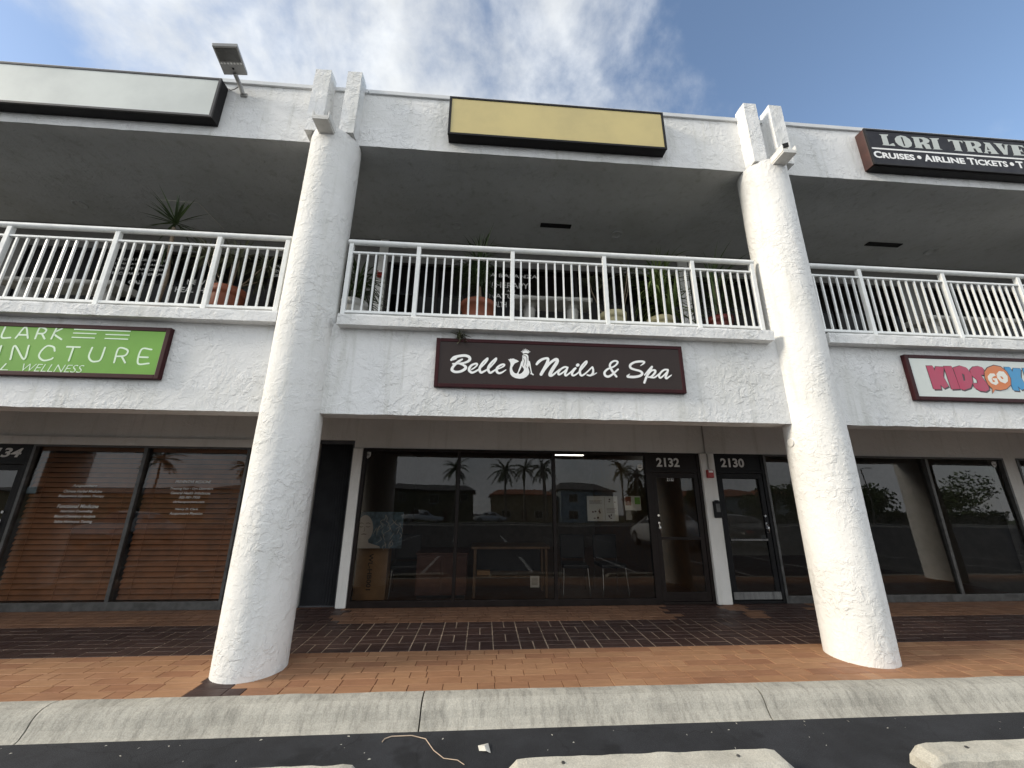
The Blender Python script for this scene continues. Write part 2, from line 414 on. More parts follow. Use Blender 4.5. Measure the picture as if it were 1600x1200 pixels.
        if parent is not None:
            ob.parent = parent
            ob.location = o - ORG[parent]
        else:
            ob.location = o
        if bevel:
            b = ob.modifiers.new('bevel', 'BEVEL'); b.width = bevel; b.segments = seg; b.limit_method = 'ANGLE'; b.angle_limit = rad(40)
            b.harden_normals = False
        return ob
def text_mesh(mb, s, p, q, y, shear=0.0, weight=0.0, t=0.003, keep=None):
    """built-in font text fitted into the box p (left, top) .. q (right, bottom) on plane y"""
    cu = bpy.data.curves.new('txt', 'FONT')
    cu.body = s; cu.shear = shear; cu.offset = weight; cu.resolution_u = 3
    ob = bpy.data.objects.new('txt', cu)
    COL.objects.link(ob)
    bpy.context.view_layer.update()
    me = bpy.data.meshes.new_from_object(ob.evaluated_get(bpy.context.evaluated_depsgraph_get()))
    bpy.data.objects.remove(ob); bpy.data.curves.remove(cu)
    vs = [v.co for v in me.vertices]
    x0 = min(v.x for v in vs); x1 = max(v.x for v in vs); z0 = min(v.y for v in vs); z1 = max(v.y for v in vs)
    sx = (q[0] - p[0]) / (x1 - x0); sz = (p[1] - q[1]) / (z1 - z0)
    if keep: sz = keep
    mb.add([(p[0] + (v.x - x0) * sx, y, q[1] + (v.y - z0) * sz) for v in vs], [tuple(f.vertices) for f in me.polygons])
    bpy.data.meshes.remove(me)
    return mb
def copy_tree(o, parent=None):
    c = o.copy(); COL.objects.link(c)
    ORG[c] = ORG.get(o, Vector())
    if parent is not None: c.parent = parent
    for ch in list(o.children): copy_tree(ch, c)
    return c

# lettering outlines, metres on each sign face (x, z)
T={'belle': [[[-0.41,3.115,0.027],[-0.378,3.145,0.037],[-0.32,3.166,0.033],[-0.253,3.174,0.033],[-0.207,3.16,0.034],[-0.194,3.13,0.034],[-0.216,3.102,0.03],[-0.26,3.083,0.024],[-0.316,3.073,0.021],[-0.39,3.067,0.019]],[[-0.39,3.124,0.03],[-0.352,3.131,0.013]],[[-0.316,3.073,0.021],[-0.265,3.055,0.027],[-0.238,3.028,0.034],[-0.257,2.998,0.034],[-0.305,2.973,0.03],[-0.361,2.969,0.03],[-0.395,2.991,0.034],[-0.388,3.023,0.031],[-0.36,3.062,0.03],[-0.322,3.098,0.03],[-0.284,3.125,0.021]],[[-0.168,3.004,0.017],[-0.135,3.028,0.017],[-0.109,3.056,0.02],[-0.108,3.075,0.023],[-0.131,3.075,0.024],[-0.17,3.056,0.027],[-0.195,3.02,0.03],[-0.194,2.988,0.032],[-0.166,2.966,0.028],[-0.133,2.975,0.024],[-0.095,3.0,0.021],[-0.068,3.025,0.018],[-0.024,3.073,0.018],[0.008,3.122,0.023],[0.015,3.149,0.018],[-0.004,3.134,0.021],[-0.042,3.091,0.024],[-0.068,3.042,0.03],[-0.076,3.001,0.032],[-0.058,2.969,0.028],[-0.027,2.982,0.024],[0.006,3.003,0.021],[0.039,3.029,0.018],[0.077,3.074,0.018],[0.11,3.123,0.023],[0.117,3.152,0.018],[0.098,3.137,0.021],[0.06,3.094,0.024],[0.03,3.045,0.03],[0.025,3.004,0.032],[0.046,2.969,0.027],[0.079,2.985,0.023],[0.112,3.01,0.018],[0.14,3.019,0.017],[0.174,3.035,0.017],[0.207,3.057,0.02],[0.213,3.074,0.021],[0.193,3.076,0.023],[0.156,3.059,0.025],[0.127,3.025,0.03],[0.125,2.989,0.031],[0.149,2.967,0.027],[0.186,2.977,0.021],[0.231,3.009,0.012]],[[0.597,3.095,0.027],[0.623,3.128,0.034],[0.664,3.158,0.031],[0.716,3.174,0.027],[0.735,3.162,0.033],[0.721,3.11,0.037],[0.688,3.043,0.039],[0.648,2.97,0.036]],[[0.648,2.97,0.027],[0.703,3.049,0.028],[0.761,3.118,0.03],[0.82,3.161,0.034],[0.845,3.158,0.038],[0.837,3.12,0.041],[0.783,3.034,0.043],[0.754,2.974,0.04],[0.765,2.957,0.031],[0.799,2.975,0.024],[0.84,3.012,0.018],[0.869,3.037,0.018]],[[0.968,3.065,0.023],[0.934,3.07,0.023],[0.887,3.043,0.024],[0.854,3.0,0.025],[0.859,2.974,0.024],[0.885,2.984,0.021],[0.926,3.015,0.018],[0.963,3.052,0.021]],[[0.965,3.061,0.024],[0.952,3.027,0.025],[0.934,2.985,0.027],[0.942,2.963,0.024],[0.971,2.98,0.019],[1.013,3.017,0.018],[1.046,3.051,0.021]],[[1.062,3.058,0.027],[1.03,3.018,0.027],[1.016,2.982,0.027],[1.034,2.966,0.024],[1.069,2.983,0.019],[1.111,3.021,0.017],[1.154,3.07,0.018],[1.197,3.126,0.021],[1.203,3.152,0.017],[1.183,3.141,0.019],[1.143,3.094,0.024],[1.118,3.045,0.027],[1.113,2.997,0.03],[1.129,2.968,0.025],[1.162,2.983,0.021],[1.21,3.024,0.018],[1.262,3.077,0.018]],[[1.086,3.095,0.037],[1.094,3.101,0.037]],[[1.267,3.077,0.024],[1.275,3.044,0.025],[1.268,3.001,0.027],[1.237,2.972,0.024],[1.199,2.977,0.018]],[[1.237,2.971,0.018],[1.278,2.987,0.017],[1.317,3.009,0.012]],[[1.555,2.972,0.027],[1.523,3.017,0.03],[1.494,3.071,0.03],[1.485,3.113,0.027],[1.508,3.149,0.024],[1.551,3.169,0.023],[1.583,3.156,0.025],[1.565,3.122,0.021],[1.522,3.09,0.021],[1.456,3.062,0.024],[1.415,3.02,0.027],[1.419,2.981,0.03],[1.456,2.967,0.028],[1.504,2.993,0.025],[1.547,3.03,0.023],[1.582,3.062,0.021]],[[1.862,3.116,0.007],[1.906,3.149,0.021],[1.911,3.169,0.025],[1.86,3.172,0.028],[1.788,3.157,0.027],[1.738,3.122,0.03],[1.739,3.085,0.03],[1.786,3.065,0.027],[1.85,3.049,0.028],[1.876,3.022,0.031],[1.851,2.991,0.03],[1.784,2.973,0.031],[1.72,2.971,0.031],[1.689,2.976,0.025],[1.72,3.008,0.006]],[[1.902,2.999,0.015],[1.945,3.049,0.018],[2.004,3.107,0.027]],[[2.004,3.107,0.027],[1.969,3.05,0.03],[1.927,2.982,0.03],[1.891,2.904,0.027]],[[1.944,3.0,0.015],[1.993,3.056,0.021],[2.036,3.063,0.027],[2.034,3.033,0.027],[1.987,2.984,0.024],[1.947,2.973,0.018]],[[1.973,2.971,0.021],[2.021,2.972,0.021],[2.066,3.004,0.018],[2.105,3.036,0.018]],[[2.198,3.074,0.023],[2.156,3.073,0.023],[2.111,3.042,0.024],[2.08,2.998,0.025],[2.089,2.969,0.024],[2.124,2.988,0.019],[2.17,3.032,0.018],[2.196,3.06,0.021]],[[2.197,3.063,0.024],[2.178,3.02,0.025],[2.158,2.977,0.027],[2.169,2.963,0.023],[2.201,2.984,0.018],[2.235,3.008,0.011]]],'emblem': {'body': [[0.257,3.145],[0.272,3.143],[0.284,3.154],[0.301,3.151],[0.314,3.157],[0.329,3.153],[0.341,3.146],[0.36,3.14],[0.386,3.123],[0.364,3.11],[0.337,3.097],[0.326,3.081],[0.315,3.061],[0.305,3.041],[0.308,3.017],[0.319,2.994],[0.338,2.974],[0.357,2.971],[0.379,2.968],[0.398,2.966],[0.421,2.981],[0.44,3.005],[0.446,3.025],[0.44,3.041],[0.432,3.049],[0.417,3.072],[0.413,3.096],[0.423,3.132],[0.426,3.161],[0.425,3.189],[0.432,3.207],[0.451,3.217],[0.474,3.218],[0.492,3.207],[0.499,3.187],[0.499,3.151],[0.503,3.131],[0.51,3.099],[0.504,3.067],[0.495,3.047],[0.504,3.023],[0.51,2.992],[0.5,2.964],[0.474,2.935],[0.44,2.915],[0.395,2.908],[0.346,2.914],[0.308,2.934],[0.285,2.961],[0.278,2.996],[0.279,3.04],[0.286,3.076],[0.284,3.1],[0.273,3.123]],'armL': [[0.413,3.124],[0.426,3.128],[0.425,3.088],[0.413,3.044],[0.394,3.004],[0.381,2.98],[0.383,2.968],[0.357,2.967],[0.372,2.987],[0.383,3.023],[0.398,3.063],[0.406,3.096]],'armR': [[0.501,3.131],[0.514,3.131],[0.522,3.099],[0.527,3.06],[0.535,3.012],[0.542,2.981],[0.563,2.966],[0.557,2.954],[0.542,2.959],[0.531,2.969],[0.515,2.968],[0.527,2.984],[0.52,3.028],[0.51,3.063],[0.503,3.099]],'crown': [[0.434,3.222],[0.426,3.24],[0.409,3.245],[0.413,3.253],[0.43,3.246],[0.434,3.256],[0.426,3.264],[0.434,3.268],[0.446,3.25],[0.449,3.263],[0.442,3.277],[0.449,3.28],[0.46,3.254],[0.463,3.284],[0.469,3.284],[0.471,3.255],[0.479,3.277],[0.487,3.276],[0.483,3.253],[0.499,3.268],[0.507,3.263],[0.496,3.248],[0.517,3.253],[0.524,3.249],[0.507,3.24],[0.495,3.226],[0.467,3.231]]},'hair': [[[0.432,3.181,0.004],[0.44,3.197,0.005],[0.463,3.194,0.006],[0.48,3.17,0.006],[0.479,3.13,0.005],[0.474,3.086,0.004]],[[0.43,3.169,0.004],[0.444,3.149,0.005],[0.451,3.129,0.005],[0.442,3.097,0.005],[0.436,3.065,0.004]],[[0.466,3.074,0.004],[0.474,3.046,0.005]]],'lori': [[[[5.891,6.95],[6.047,6.959],[6.033,6.934],[6.009,6.92],[6.006,6.756],[6.067,6.789],[6.091,6.791],[6.103,6.74],[5.885,6.741],[5.913,6.757],[5.921,6.929]],[]],[[[6.132,6.883],[6.178,6.934],[6.249,6.959],[6.325,6.947],[6.381,6.896],[6.399,6.823],[6.374,6.765],[6.308,6.727],[6.237,6.728],[6.162,6.765],[6.13,6.818]],[[6.241,6.93],[6.27,6.923],[6.273,6.756],[6.247,6.756]]],[[[6.416,6.946],[6.63,6.956],[6.688,6.937],[6.713,6.902],[6.693,6.863],[6.641,6.837],[6.684,6.82],[6.687,6.756],[6.696,6.733],[6.608,6.73],[6.586,6.812],[6.554,6.814],[6.55,6.748],[6.566,6.734],[6.417,6.737],[6.441,6.753],[6.449,6.925]],[[6.542,6.929],[6.573,6.927],[6.603,6.906],[6.595,6.868],[6.552,6.846],[6.538,6.849]]],[[[6.72,6.95],[6.887,6.958],[6.872,6.935],[6.849,6.927],[6.842,6.755],[6.88,6.737],[6.711,6.732],[6.741,6.749],[6.752,6.924]],[]],[[[7.03,6.951],[7.278,6.945],[7.266,6.897],[7.241,6.93],[7.212,6.93],[7.202,6.756],[7.219,6.736],[7.072,6.74],[7.103,6.759],[7.107,6.93],[7.066,6.926],[7.037,6.9]],[]],[[[7.283,6.948],[7.494,6.959],[7.555,6.946],[7.581,6.906],[7.569,6.872],[7.509,6.838],[7.542,6.818],[7.543,6.753],[7.557,6.735],[7.473,6.737],[7.45,6.81],[7.414,6.811],[7.415,6.755],[7.43,6.741],[7.285,6.74],[7.311,6.759],[7.318,6.925]],[[7.41,6.928],[7.459,6.928],[7.474,6.901],[7.462,6.867],[7.418,6.844],[7.409,6.853]]],[[[7.629,6.948],[7.742,6.944],[7.811,6.752],[7.832,6.734],[7.676,6.727],[7.702,6.743],[7.697,6.775],[7.644,6.775],[7.647,6.748],[7.656,6.73],[7.566,6.736],[7.597,6.757],[7.657,6.912],[7.647,6.93]],[[7.668,6.876],[7.696,6.796],[7.651,6.799]]],[[[7.801,6.949],[7.966,6.949],[7.931,6.922],[7.955,6.821],[7.989,6.918],[7.969,6.935],[8.065,6.939],[8.032,6.917],[7.975,6.734],[7.909,6.733],[7.836,6.921]],[]],[[[8.069,6.939],[8.303,6.946],[8.321,6.895],[8.254,6.925],[8.22,6.924],[8.216,6.848],[8.243,6.846],[8.254,6.884],[8.27,6.796],[8.25,6.821],[8.218,6.822],[8.214,6.759],[8.263,6.758],[8.302,6.794],[8.321,6.74],[8.06,6.732],[8.087,6.748],[8.104,6.923]],[]],[[[8.473,6.95],[8.629,6.959],[8.615,6.934],[8.591,6.92],[8.588,6.756],[8.649,6.789],[8.673,6.791],[8.685,6.74],[8.467,6.741],[8.495,6.757],[8.503,6.929]],[]]],'lori_small': {'Cruises': [[5.711,6.553],[6.353,6.499]],'Airline': [[6.529,6.55],[7.19,6.498]],'Tickets': [[7.236,6.552],[7.898,6.497]],'dots': [[6.45,6.562],[7.996,6.565]],'T': [[8.058,6.556],[8.147,6.504]],'line': [[5.686,6.691],[5.682,6.664],[8.216,6.68],[8.208,6.661]]},'kids': {'red': [[[[5.639,3.24],[5.73,3.243],[5.734,3.171],[5.769,3.234],[5.88,3.232],[5.833,3.103],[5.866,2.973],[5.791,2.941],[5.755,2.99],[5.751,2.93],[5.646,2.927]],[]],[[[5.883,3.241],[5.996,3.245],[6.011,2.942],[5.892,2.932]],[]],[[[6.011,3.226],[6.117,3.256],[6.204,3.23],[6.24,3.146],[6.22,3.033],[6.165,2.961],[6.059,2.928],[6.017,2.942]],[[6.107,3.154],[6.137,3.133],[6.124,3.056],[6.098,3.05]]],[[[6.236,3.198],[6.296,3.246],[6.375,3.257],[6.434,3.24],[6.437,3.173],[6.415,3.141],[6.371,3.14],[6.394,3.069],[6.426,3.009],[6.42,2.948],[6.361,2.917],[6.279,2.924],[6.219,2.963],[6.218,3.023],[6.288,3.025],[6.292,3.066],[6.238,3.126]],[]]],'orange': [[[[6.433,3.178],[6.498,3.239],[6.597,3.274],[6.69,3.259],[6.752,3.193],[6.771,3.101],[6.745,3.018],[6.664,2.96],[6.571,2.939],[6.5,2.948],[6.45,2.899],[6.465,2.955],[6.426,3.009],[6.414,3.095]],[]]],'white': [[[[6.456,3.122],[6.503,3.162],[6.563,3.163],[6.573,3.134],[6.53,3.119],[6.501,3.093],[6.501,3.047],[6.533,3.045],[6.534,3.071],[6.514,3.076],[6.517,3.098],[6.576,3.098],[6.576,3.034],[6.531,3.005],[6.475,3.026],[6.448,3.071]],[]],[[[6.593,3.157],[6.646,3.2],[6.708,3.192],[6.739,3.131],[6.719,3.063],[6.67,3.031],[6.613,3.053],[6.584,3.105]],[[6.634,3.13],[6.661,3.123],[6.672,3.096],[6.655,3.085],[6.635,3.102]]]],'blue': [[[[6.744,3.258],[6.831,3.258],[6.838,3.191],[6.873,3.247],[6.979,3.246],[6.933,3.126],[6.964,2.984],[6.875,2.951],[6.841,3.001],[6.843,2.938],[6.759,2.943]],[]],[[[7.001,3.251],[7.113,3.251],[7.111,2.945],[6.989,2.939]],[]]]},'green': [[[-5.295,3.331,0.019],[-5.291,3.212,0.019],[-5.202,3.21,0.019]],[[-5.148,3.207,0.019],[-5.09,3.34,0.019],[-5.025,3.212,0.019]],[[-5.133,3.246,0.019],[-5.042,3.247,0.019]],[[-4.951,3.209,0.019],[-4.945,3.335,0.019],[-4.892,3.332,0.019],[-4.868,3.309,0.019],[-4.885,3.273,0.019],[-4.947,3.268,0.019]],[[-4.901,3.27,0.019],[-4.854,3.21,0.019]],[[-4.786,3.212,0.019],[-4.772,3.334,0.019]],[[-4.715,3.338,0.019],[-4.778,3.277,0.019],[-4.682,3.209,0.019]],[[-5.37,3.311,0.019],[-5.432,3.326,0.019],[-5.473,3.284,0.019],[-5.469,3.234,0.019],[-5.423,3.203,0.019],[-5.358,3.212,0.019]],[[-5.117,2.961,0.019],[-5.125,3.119,0.019],[-4.984,2.966,0.019],[-4.985,3.124,0.019]],[[-4.709,3.073,0.019],[-4.734,3.117,0.019],[-4.8,3.128,0.019],[-4.843,3.068,0.019],[-4.845,3.003,0.019],[-4.786,2.96,0.019],[-4.718,2.975,0.019],[-4.703,2.991,0.019]],[[-4.599,3.125,0.019],[-4.467,3.125,0.019]],[[-4.531,3.125,0.019],[-4.532,2.966,0.019]],[[-4.341,3.125,0.019],[-4.347,3.027,0.019],[-4.309,2.973,0.019],[-4.261,2.965,0.019],[-4.217,2.992,0.019],[-4.209,3.13,0.019]],[[-4.07,2.961,0.019],[-4.068,3.121,0.019],[-3.992,3.121,0.019],[-3.961,3.09,0.019],[-3.983,3.042,0.019],[-4.067,3.031,0.019]],[[-4.009,3.033,0.019],[-3.956,2.962,0.019]],[[-3.724,3.125,0.019],[-3.827,3.124,0.019],[-3.824,2.96,0.019],[-3.712,2.961,0.019]],[[-3.823,3.032,0.019],[-3.738,3.031,0.019]],[[-5.383,3.107,0.019],[-5.383,3.01,0.019],[-5.342,2.958,0.019],[-5.295,2.949,0.019],[-5.255,2.976,0.019],[-5.257,3.111,0.019]],[[-5.579,2.942,0.019],[-5.591,3.098,0.019],[-5.519,3.098,0.019],[-5.486,3.068,0.019],[-5.503,3.021,0.019],[-5.582,3.01,0.019]],[[-5.846,3.102,0.019],[-5.843,3.006,0.019],[-5.801,2.954,0.019],[-5.755,2.946,0.019],[-5.716,2.973,0.019],[-5.721,3.107,0.019]]],'green_lines': [[[-4.587,3.333],[-3.996,3.336]],[[-4.585,3.289],[-4.343,3.288]],[[-4.247,3.285],[-3.994,3.285]],[[-4.585,3.238],[-4.345,3.241]],[[-4.243,3.237],[-3.997,3.238]]],'green_text': [[-5.181,2.858],[-4.971,2.909],[-4.359,2.833]],'wintext': [['Acupuncture',[-6.147,1.703],[-5.8,1.651]],['Chinese Herbal Medicine',[-6.244,1.621],[-5.707,1.58]],['Biopuncture Injection Therapy',[-6.295,1.55],[-5.656,1.505]],['Functional Medicine',[-6.265,1.413],[-5.693,1.36]],['Nutrition Counseling',[-6.198,1.335],[-5.754,1.291]],['Blood Chemistry Analysis',[-6.26,1.264],[-5.696,1.217]],['Saliva Hormone Testing',[-6.24,1.191],[-5.716,1.144]],['PREVENTIVE MEDICINE',[-4.7,1.775],[-4.183,1.736]],['Treating Pain - Gyn Disorders',[-4.751,1.671],[-4.127,1.627]],['General Health Imbalances',[-4.726,1.607],[-4.153,1.568]],['305-981-7958',[-4.595,1.544],[-4.291,1.505]],['clarkacupuncture.com',[-4.663,1.477],[-4.213,1.434]],['Nancy D. Clark',[-4.608,1.371],[-4.278,1.331]],['Acupuncture Physician',[-4.673,1.311],[-4.201,1.263]]],'uptext': [['LA BALANZA',[-0.045,5.606],[0.923,5.531]],['THERAPY',[0.019,5.424],[0.755,5.31]],['AND',[0.35,5.273],[0.5,5.227]],['NATURAL',[0.01,5.184],[0.769,5.088]],['HEALTH',[0.015,5.02],[0.34,4.912]],['COLON HYDROTHERAPY',[-6.528,5.571],[-5.657,5.52]],['LYMPHATIC DRAINAGE',[-6.546,5.47],[-5.652,5.435]],['WEIGHT MANAGEMENT',[-6.537,5.382],[-5.644,5.336]],['BACK PAIN THERAPY',[-6.542,5.287],[-5.697,5.238]],['CALL',[-6.231,5.137],[-5.957,5.065]],['HEALTHY',[-5.438,5.045],[-4.867,4.947]],['NEW',[-5.275,5.198],[-4.977,5.104]],['EVENING',[-4.002,5.564],[-3.704,5.504]],['ALTERNATE',[-3.969,5.471],[-3.657,5.413]],['THERAPIES',[-3.922,5.38],[-3.61,5.322]]],'nums': {'2132': [[2.91,2.225],[3.312,2.076]],'2130': [[4.041,2.235],[4.46,2.084]],'2132s': [[3.076,1.901],[3.194,1.846]],'134': [[-7.352,2.23],[-6.94,2.092]]},'posters': {'face': [[-1.964,2.06,1.326],[-1.216,2.06,0.8]],'sheet': [[1.701,2.06,1.593],[2.208,2.06,1.2]],'small': [[2.321,2.06,1.598],[2.604,2.06,1.37]],'note': [[0.759,2.06,0.407],[0.905,2.06,0.246]],'orange': [[-0.05,2.06,0.305],[0.155,2.06,0.234]],'sticker': [[-6.8,2.06,1.663],[-6.644,2.06,1.563]]},'box': [[-1.988,2.25,0.777],[-1.448,2.25,0.056]],'inside': {'cab': [[-1.019,2.6,0.655],[-0.15,2.6,-0.018]],'table': [[-0.164,2.6,0.923],[1.159,2.6,-0.029]],'chairs1': [[-1.595,2.6,0.704],[-0.97,2.6,-0.011]],'chairs2': [[1.287,2.6,0.904],[2.668,2.6,-0.042]]},'lamp': [[2.289,6.761,2.72],[2.961,7.042,2.72]],'frond': [[-0.682,-0.92,-0.145],[-0.674,-0.887,-0.145],[-0.63,-0.859,-0.145],[-0.48,-0.856,-0.145],[-0.371,-0.904,-0.145],[-0.296,-1.042,-0.145],[-0.216,-1.134,-0.145],[-0.121,-1.158,-0.145],[-0.072,-1.208,-0.145]],'paper': [[0.017,-1.0,-0.145],[0.091,-0.999,-0.145],[0.108,-1.091,-0.145],[0.074,-1.089,-0.145],[0.026,-1.061,-0.145]],'flood': [[-3.699,-0.2,7.1],[-3.394,-0.2,7.134],[-3.575,-0.62,7.029],[-3.27,-0.62,7.054],[-3.486,-0.06,6.933],[-3.516,-0.2,7.109]],'jambs': [[3.713,2.03,2.348],[3.663,2.03,-0.009],[3.9,2.03,-0.011],[3.88,2.03,2.318],[3.757,2.03,1.995],[3.77,2.03,1.357],[3.879,2.03,1.358],[3.816,2.03,1.529],[4.172,2.03,2.356],[4.095,2.03,0.771]],'hatch': [[-5.451,1.271,6.215],[-4.836,1.293,6.215],[-4.836,1.956,6.215]],'curbj': [[-3.34,-0.55,-0.029],[-0.442,-0.55,-0.057],[2.375,-0.55,-0.003]],'cols': [[3.496,-0.2,2.224],[3.443,-0.2,5.716]],'bench': [[0.386,1.2,4.634],[1.645,1.2,4.612],[-7.114,1.2,4.573],[-5.373,1.2,4.554],[7.383,1.2,4.547],[9.132,1.2,4.608]],'plants': {'terra': [[-0.376,0.7,4.309],[0.089,0.7,4.31]],'yellow': [[1.685,0.7,4.196],[2.053,0.7,4.191]],'pale': [[2.422,0.7,4.155],[2.788,0.7,4.17]],'redR': [[3.295,0.6,4.145],[3.638,0.6,4.128]],'whiteL': [[-1.933,0.6,4.163],[-1.679,0.6,4.076]],'redL': [[-3.756,0.6,4.272],[-3.51,0.6,4.255]]}}
rng = random.Random(7)
CX = (-2.144, 4.013)      # the two columns in view
BAY = CX[1] - CX[0]
def pane_y(z): return 2.025 + .02 * (z - .09)
GY = 2.05                 # glass plane of both storeys

# ------------------------------------------------------------------ setting: ground, kerb, walkway
g = MB()
xs = [-150 + 6 * i for i in range(51)]; ys = [-180 + 6 * i for i in range(30)] + [-1.8, -.8]
b0 = [(x, y, -0.15) for y in ys for x in xs]
nx = len(xs)
g.add(b0, [(j * nx + i, j * nx + i + 1, (j + 1) * nx + i + 1, (j + 1) * nx + i) for j in range(len(ys) - 1) for i in range(nx - 1)])
tag(g.build('parking_lot', 'asphalt'), kind='structure')
tag(MB().add([(-150, -44, -.146), (150, -44, -.146), (150, -38, -.146), (-150, -38, -.146)], [(0, 1, 2, 3)]).build('street', 'street'), kind='structure')
tag(MB().box(-150, 150, -38, -36.4, -.3, -.03).build('pavement', 'kerb'), kind='structure')
tag(MB().box(-150, 150, -47.2, -45.6, -.3, -.03).build('far_pavement', 'kerb'), kind='structure')
tag(MB().add([(-150, -110, -.12), (150, -110, -.12), (150, -52, -.12), (-150, -52, -.12)], [(0, 1, 2, 3)]).build('grass_verge', 'verge'), kind='structure')
b = MB()
for i in range(-12, 13):
    x = i * 2.75 + 1.3
    for y0, y1 in ((-6.0, -1.7), (-18.5, -13.0)): b.add([(x - .05, y0, -.146), (x + .05, y0, -.146), (x + .05, y1, -.146), (x - .05, y1, -.146)], [(0, 1, 2, 3)])
tag(b.build('parking_bay_lines', 'bayline'), kind='structure')
g = MB().add([(-150, 4, -0.2), (150, 4, -0.2), (150, 150, -0.2), (-150, 150, -0.2)], [(0, 1, 2, 3)])
tag(g.build('ground', 'asphalt'), kind='structure')

# kerb: rolled concrete section with joints between lengths
prof = [(-0.514, -0.4), (-0.514, -0.004), (-0.535, 0.006), (-0.60, 0.008), (-0.655, 0.002), (-0.692, -0.018), (-0.718, -0.05), (-0.742, -0.10), (-0.775, -0.142), (-0.81, -0.156), (-0.81, -0.4)]
joints = [-0.442 + 2.86 * k for k in range(-6, 7)]
k = MB()
for a, b in zip(joints[:-1], joints[1:]):
    n = 28; P = []
    for i in range(n + 1):
        x = a + 0.006 + (b - a - 0.012) * i / n
        for j, (y, z) in enumerate(prof):
            q = noise.noise((x * 3, y * 9, z * 9)) * 0.006 + noise.noise((x * 14, y * 20, z * 20)) * 0.003
            P.append((x, y + (q if 2 < j < 9 else 0), z + (q if 0 < j < 9 else 0)))
    m = len(prof)
    k.add(P, [(i * m + j, i * m + (j + 1) % m, (i + 1) * m + (j + 1) % m, (i + 1) * m + j) for i in range(n) for j in range(m)]
          + [tuple(range(m)), tuple(range(n * m, n * m + m))[::-1]])
tag(k.build('kerb', 'kerb'), kind='structure')

# walkway: grout beds, then the tiles as little slabs 5 mm proud
wk = MB().box(-14, 16, -0.513, 0.362, -0.3, -0.006)
wk.box(-14, 16, 1.326, 2.3, -0.3, -0.006)
tag(wk.build('walkway', 'grout_d'), kind='structure')
tag(MB().box(-14, 16, 0.362, 1.326, -0.3, -0.004).build('walkway_band', 'grout'), kind='structure')
def slab(mb, x0, x1, y0, y1, gap):
    j = [rng.uniform(-.0012, .0012) for _ in range(4)]
    h = 0.0006 * rng.uniform(-1, 1)
    X0, X1, Y0, Y1 = x0 + gap, x1 - gap, y0 + gap, y1 - gap
    c = 0.003
    top = [(X0 + c + j[0], Y0 + c, h), (X1 - c + j[1], Y0 + c, h), (X1 - c, Y1 - c + j[2], h), (X0 + c, Y1 - c + j[3], h)]
    bot = [(X0, Y0, -0.006), (X1, Y0, -0.006), (X1, Y1, -0.006), (X0, Y1, -0.006)]
    mb.add(top + bot, [(0, 1, 2, 3), (0, 4, 5, 1), (1, 5, 6, 2), (2, 6, 7, 3), (3, 7, 4, 0)])
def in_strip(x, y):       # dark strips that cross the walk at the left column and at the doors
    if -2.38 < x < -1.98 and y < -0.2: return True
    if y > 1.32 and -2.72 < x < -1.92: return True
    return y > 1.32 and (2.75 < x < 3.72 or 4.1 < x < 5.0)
orange, brown, dark = MB(), MB(), MB()
th, tw = 0.1252, 0.30
rows = 7
for r in range(rows):
    y0 = -0.514 + r * th; x = -14 - rng.random() * .3
    while x < 16:
        w = rng.choice((tw, tw, tw, tw / 2))
        if in_strip(x + w / 2, y0 + th / 2): slab(dark, x, x + w, y0, y0 + th, .0028)
        else: slab(orange, x, x + w, y0, y0 + th, .0022)
        x += w
for r in range(4):
    y0 = 0.363 + r * 0.2405
    for c in range(-47, 54):
        x0 = -0.137 + c * 0.30
        if (r + c) % 2 == 0:
            slab(dark, x0, x0 + .15, y0, y0 + .2405, .0052); slab(dark, x0 + .15, x0 + .30, y0, y0 + .2405, .0052)
        else:
            slab(dark, x0, x0 + .30, y0, y0 + .12025, .0052); slab(dark, x0, x0 + .30, y0 + .12025, y0 + .2405, .0052)
for r in range(6):
    y0 = 1.327 + r * 0.121; x = -14 - rng.random() * .3
    while x < 16:
        w = rng.choice((tw, tw, tw / 2))
        if in_strip(x + w / 2, y0 + .06): slab(dark, x, x + w, y0, y0 + .121, .003)
        else: slab(brown, x, x + w, y0, y0 + .121, .0022)
        x += w
tag(orange.build('walkway_terracotta_tiles', 'tile_o'), kind='structure')
tag(brown.build('walkway_brown_tiles', 'tile_b'), kind='structure')
tag(dark.build('walkway_dark_tiles', 'tile_d'), kind='structure')

# ------------------------------------------------------------------ the building
XL, XR = -14.0, 16.0
bld = thing('commercial_building', (0, 4.0, 0), 'white stucco two storey shopping plaza with round columns and a balcony walkway', 'building')
def wobbly(mb, x0, x1, z0, z1, y, edge=0.006, step=0.05):
    """front face of a rendered beam: gently uneven, lower arris chipped"""
    nx = int((x1 - x0) / step); nz = max(4, int((z1 - z0) / 0.06))
    vs = []
    for j in range(nz + 1):
        for i in range(nx + 1):
            x = x0 + (x1 - x0) * i / nx; z = z0 + (z1 - z0) * j / nz
            d = noise.noise((x * 1.1, 3, z * 1.1)) * .004 + noise.noise((x * 5, 9, z * 5)) * .002
            dz = (noise.noise((x * 4, 1, 2)) + noise.noise((x * 17, 5, 2)) * .6) * edge if j == 0 else 0
            vs.append((x, y + d, z + dz))
    n = nx + 1
    mb.add(vs, [(j * n + i, j * n + i + 1, (j + 1) * n + i + 1, (j + 1) * n + i) for j in range(nz) for i in range(nx)], True)
# lower fascia beam (front face + underside + back)
b = MB(); wobbly(b, XL, XR, 2.455, 3.50, -0.05)
b.box(XL, XR, -0.040, 0.24, 2.459, 3.55)
b.build('lower_fascia', 'stucco', bld)
b = MB(); wobbly(b, XL, XR, 6.215, 7.17, -0.05)
b.build('upper_fascia', 'stucco', bld)
MB().box(XL, XR, -0.040, 0.299, 6.2215, 7.144).build('roof_beam', 'soffit', bld)
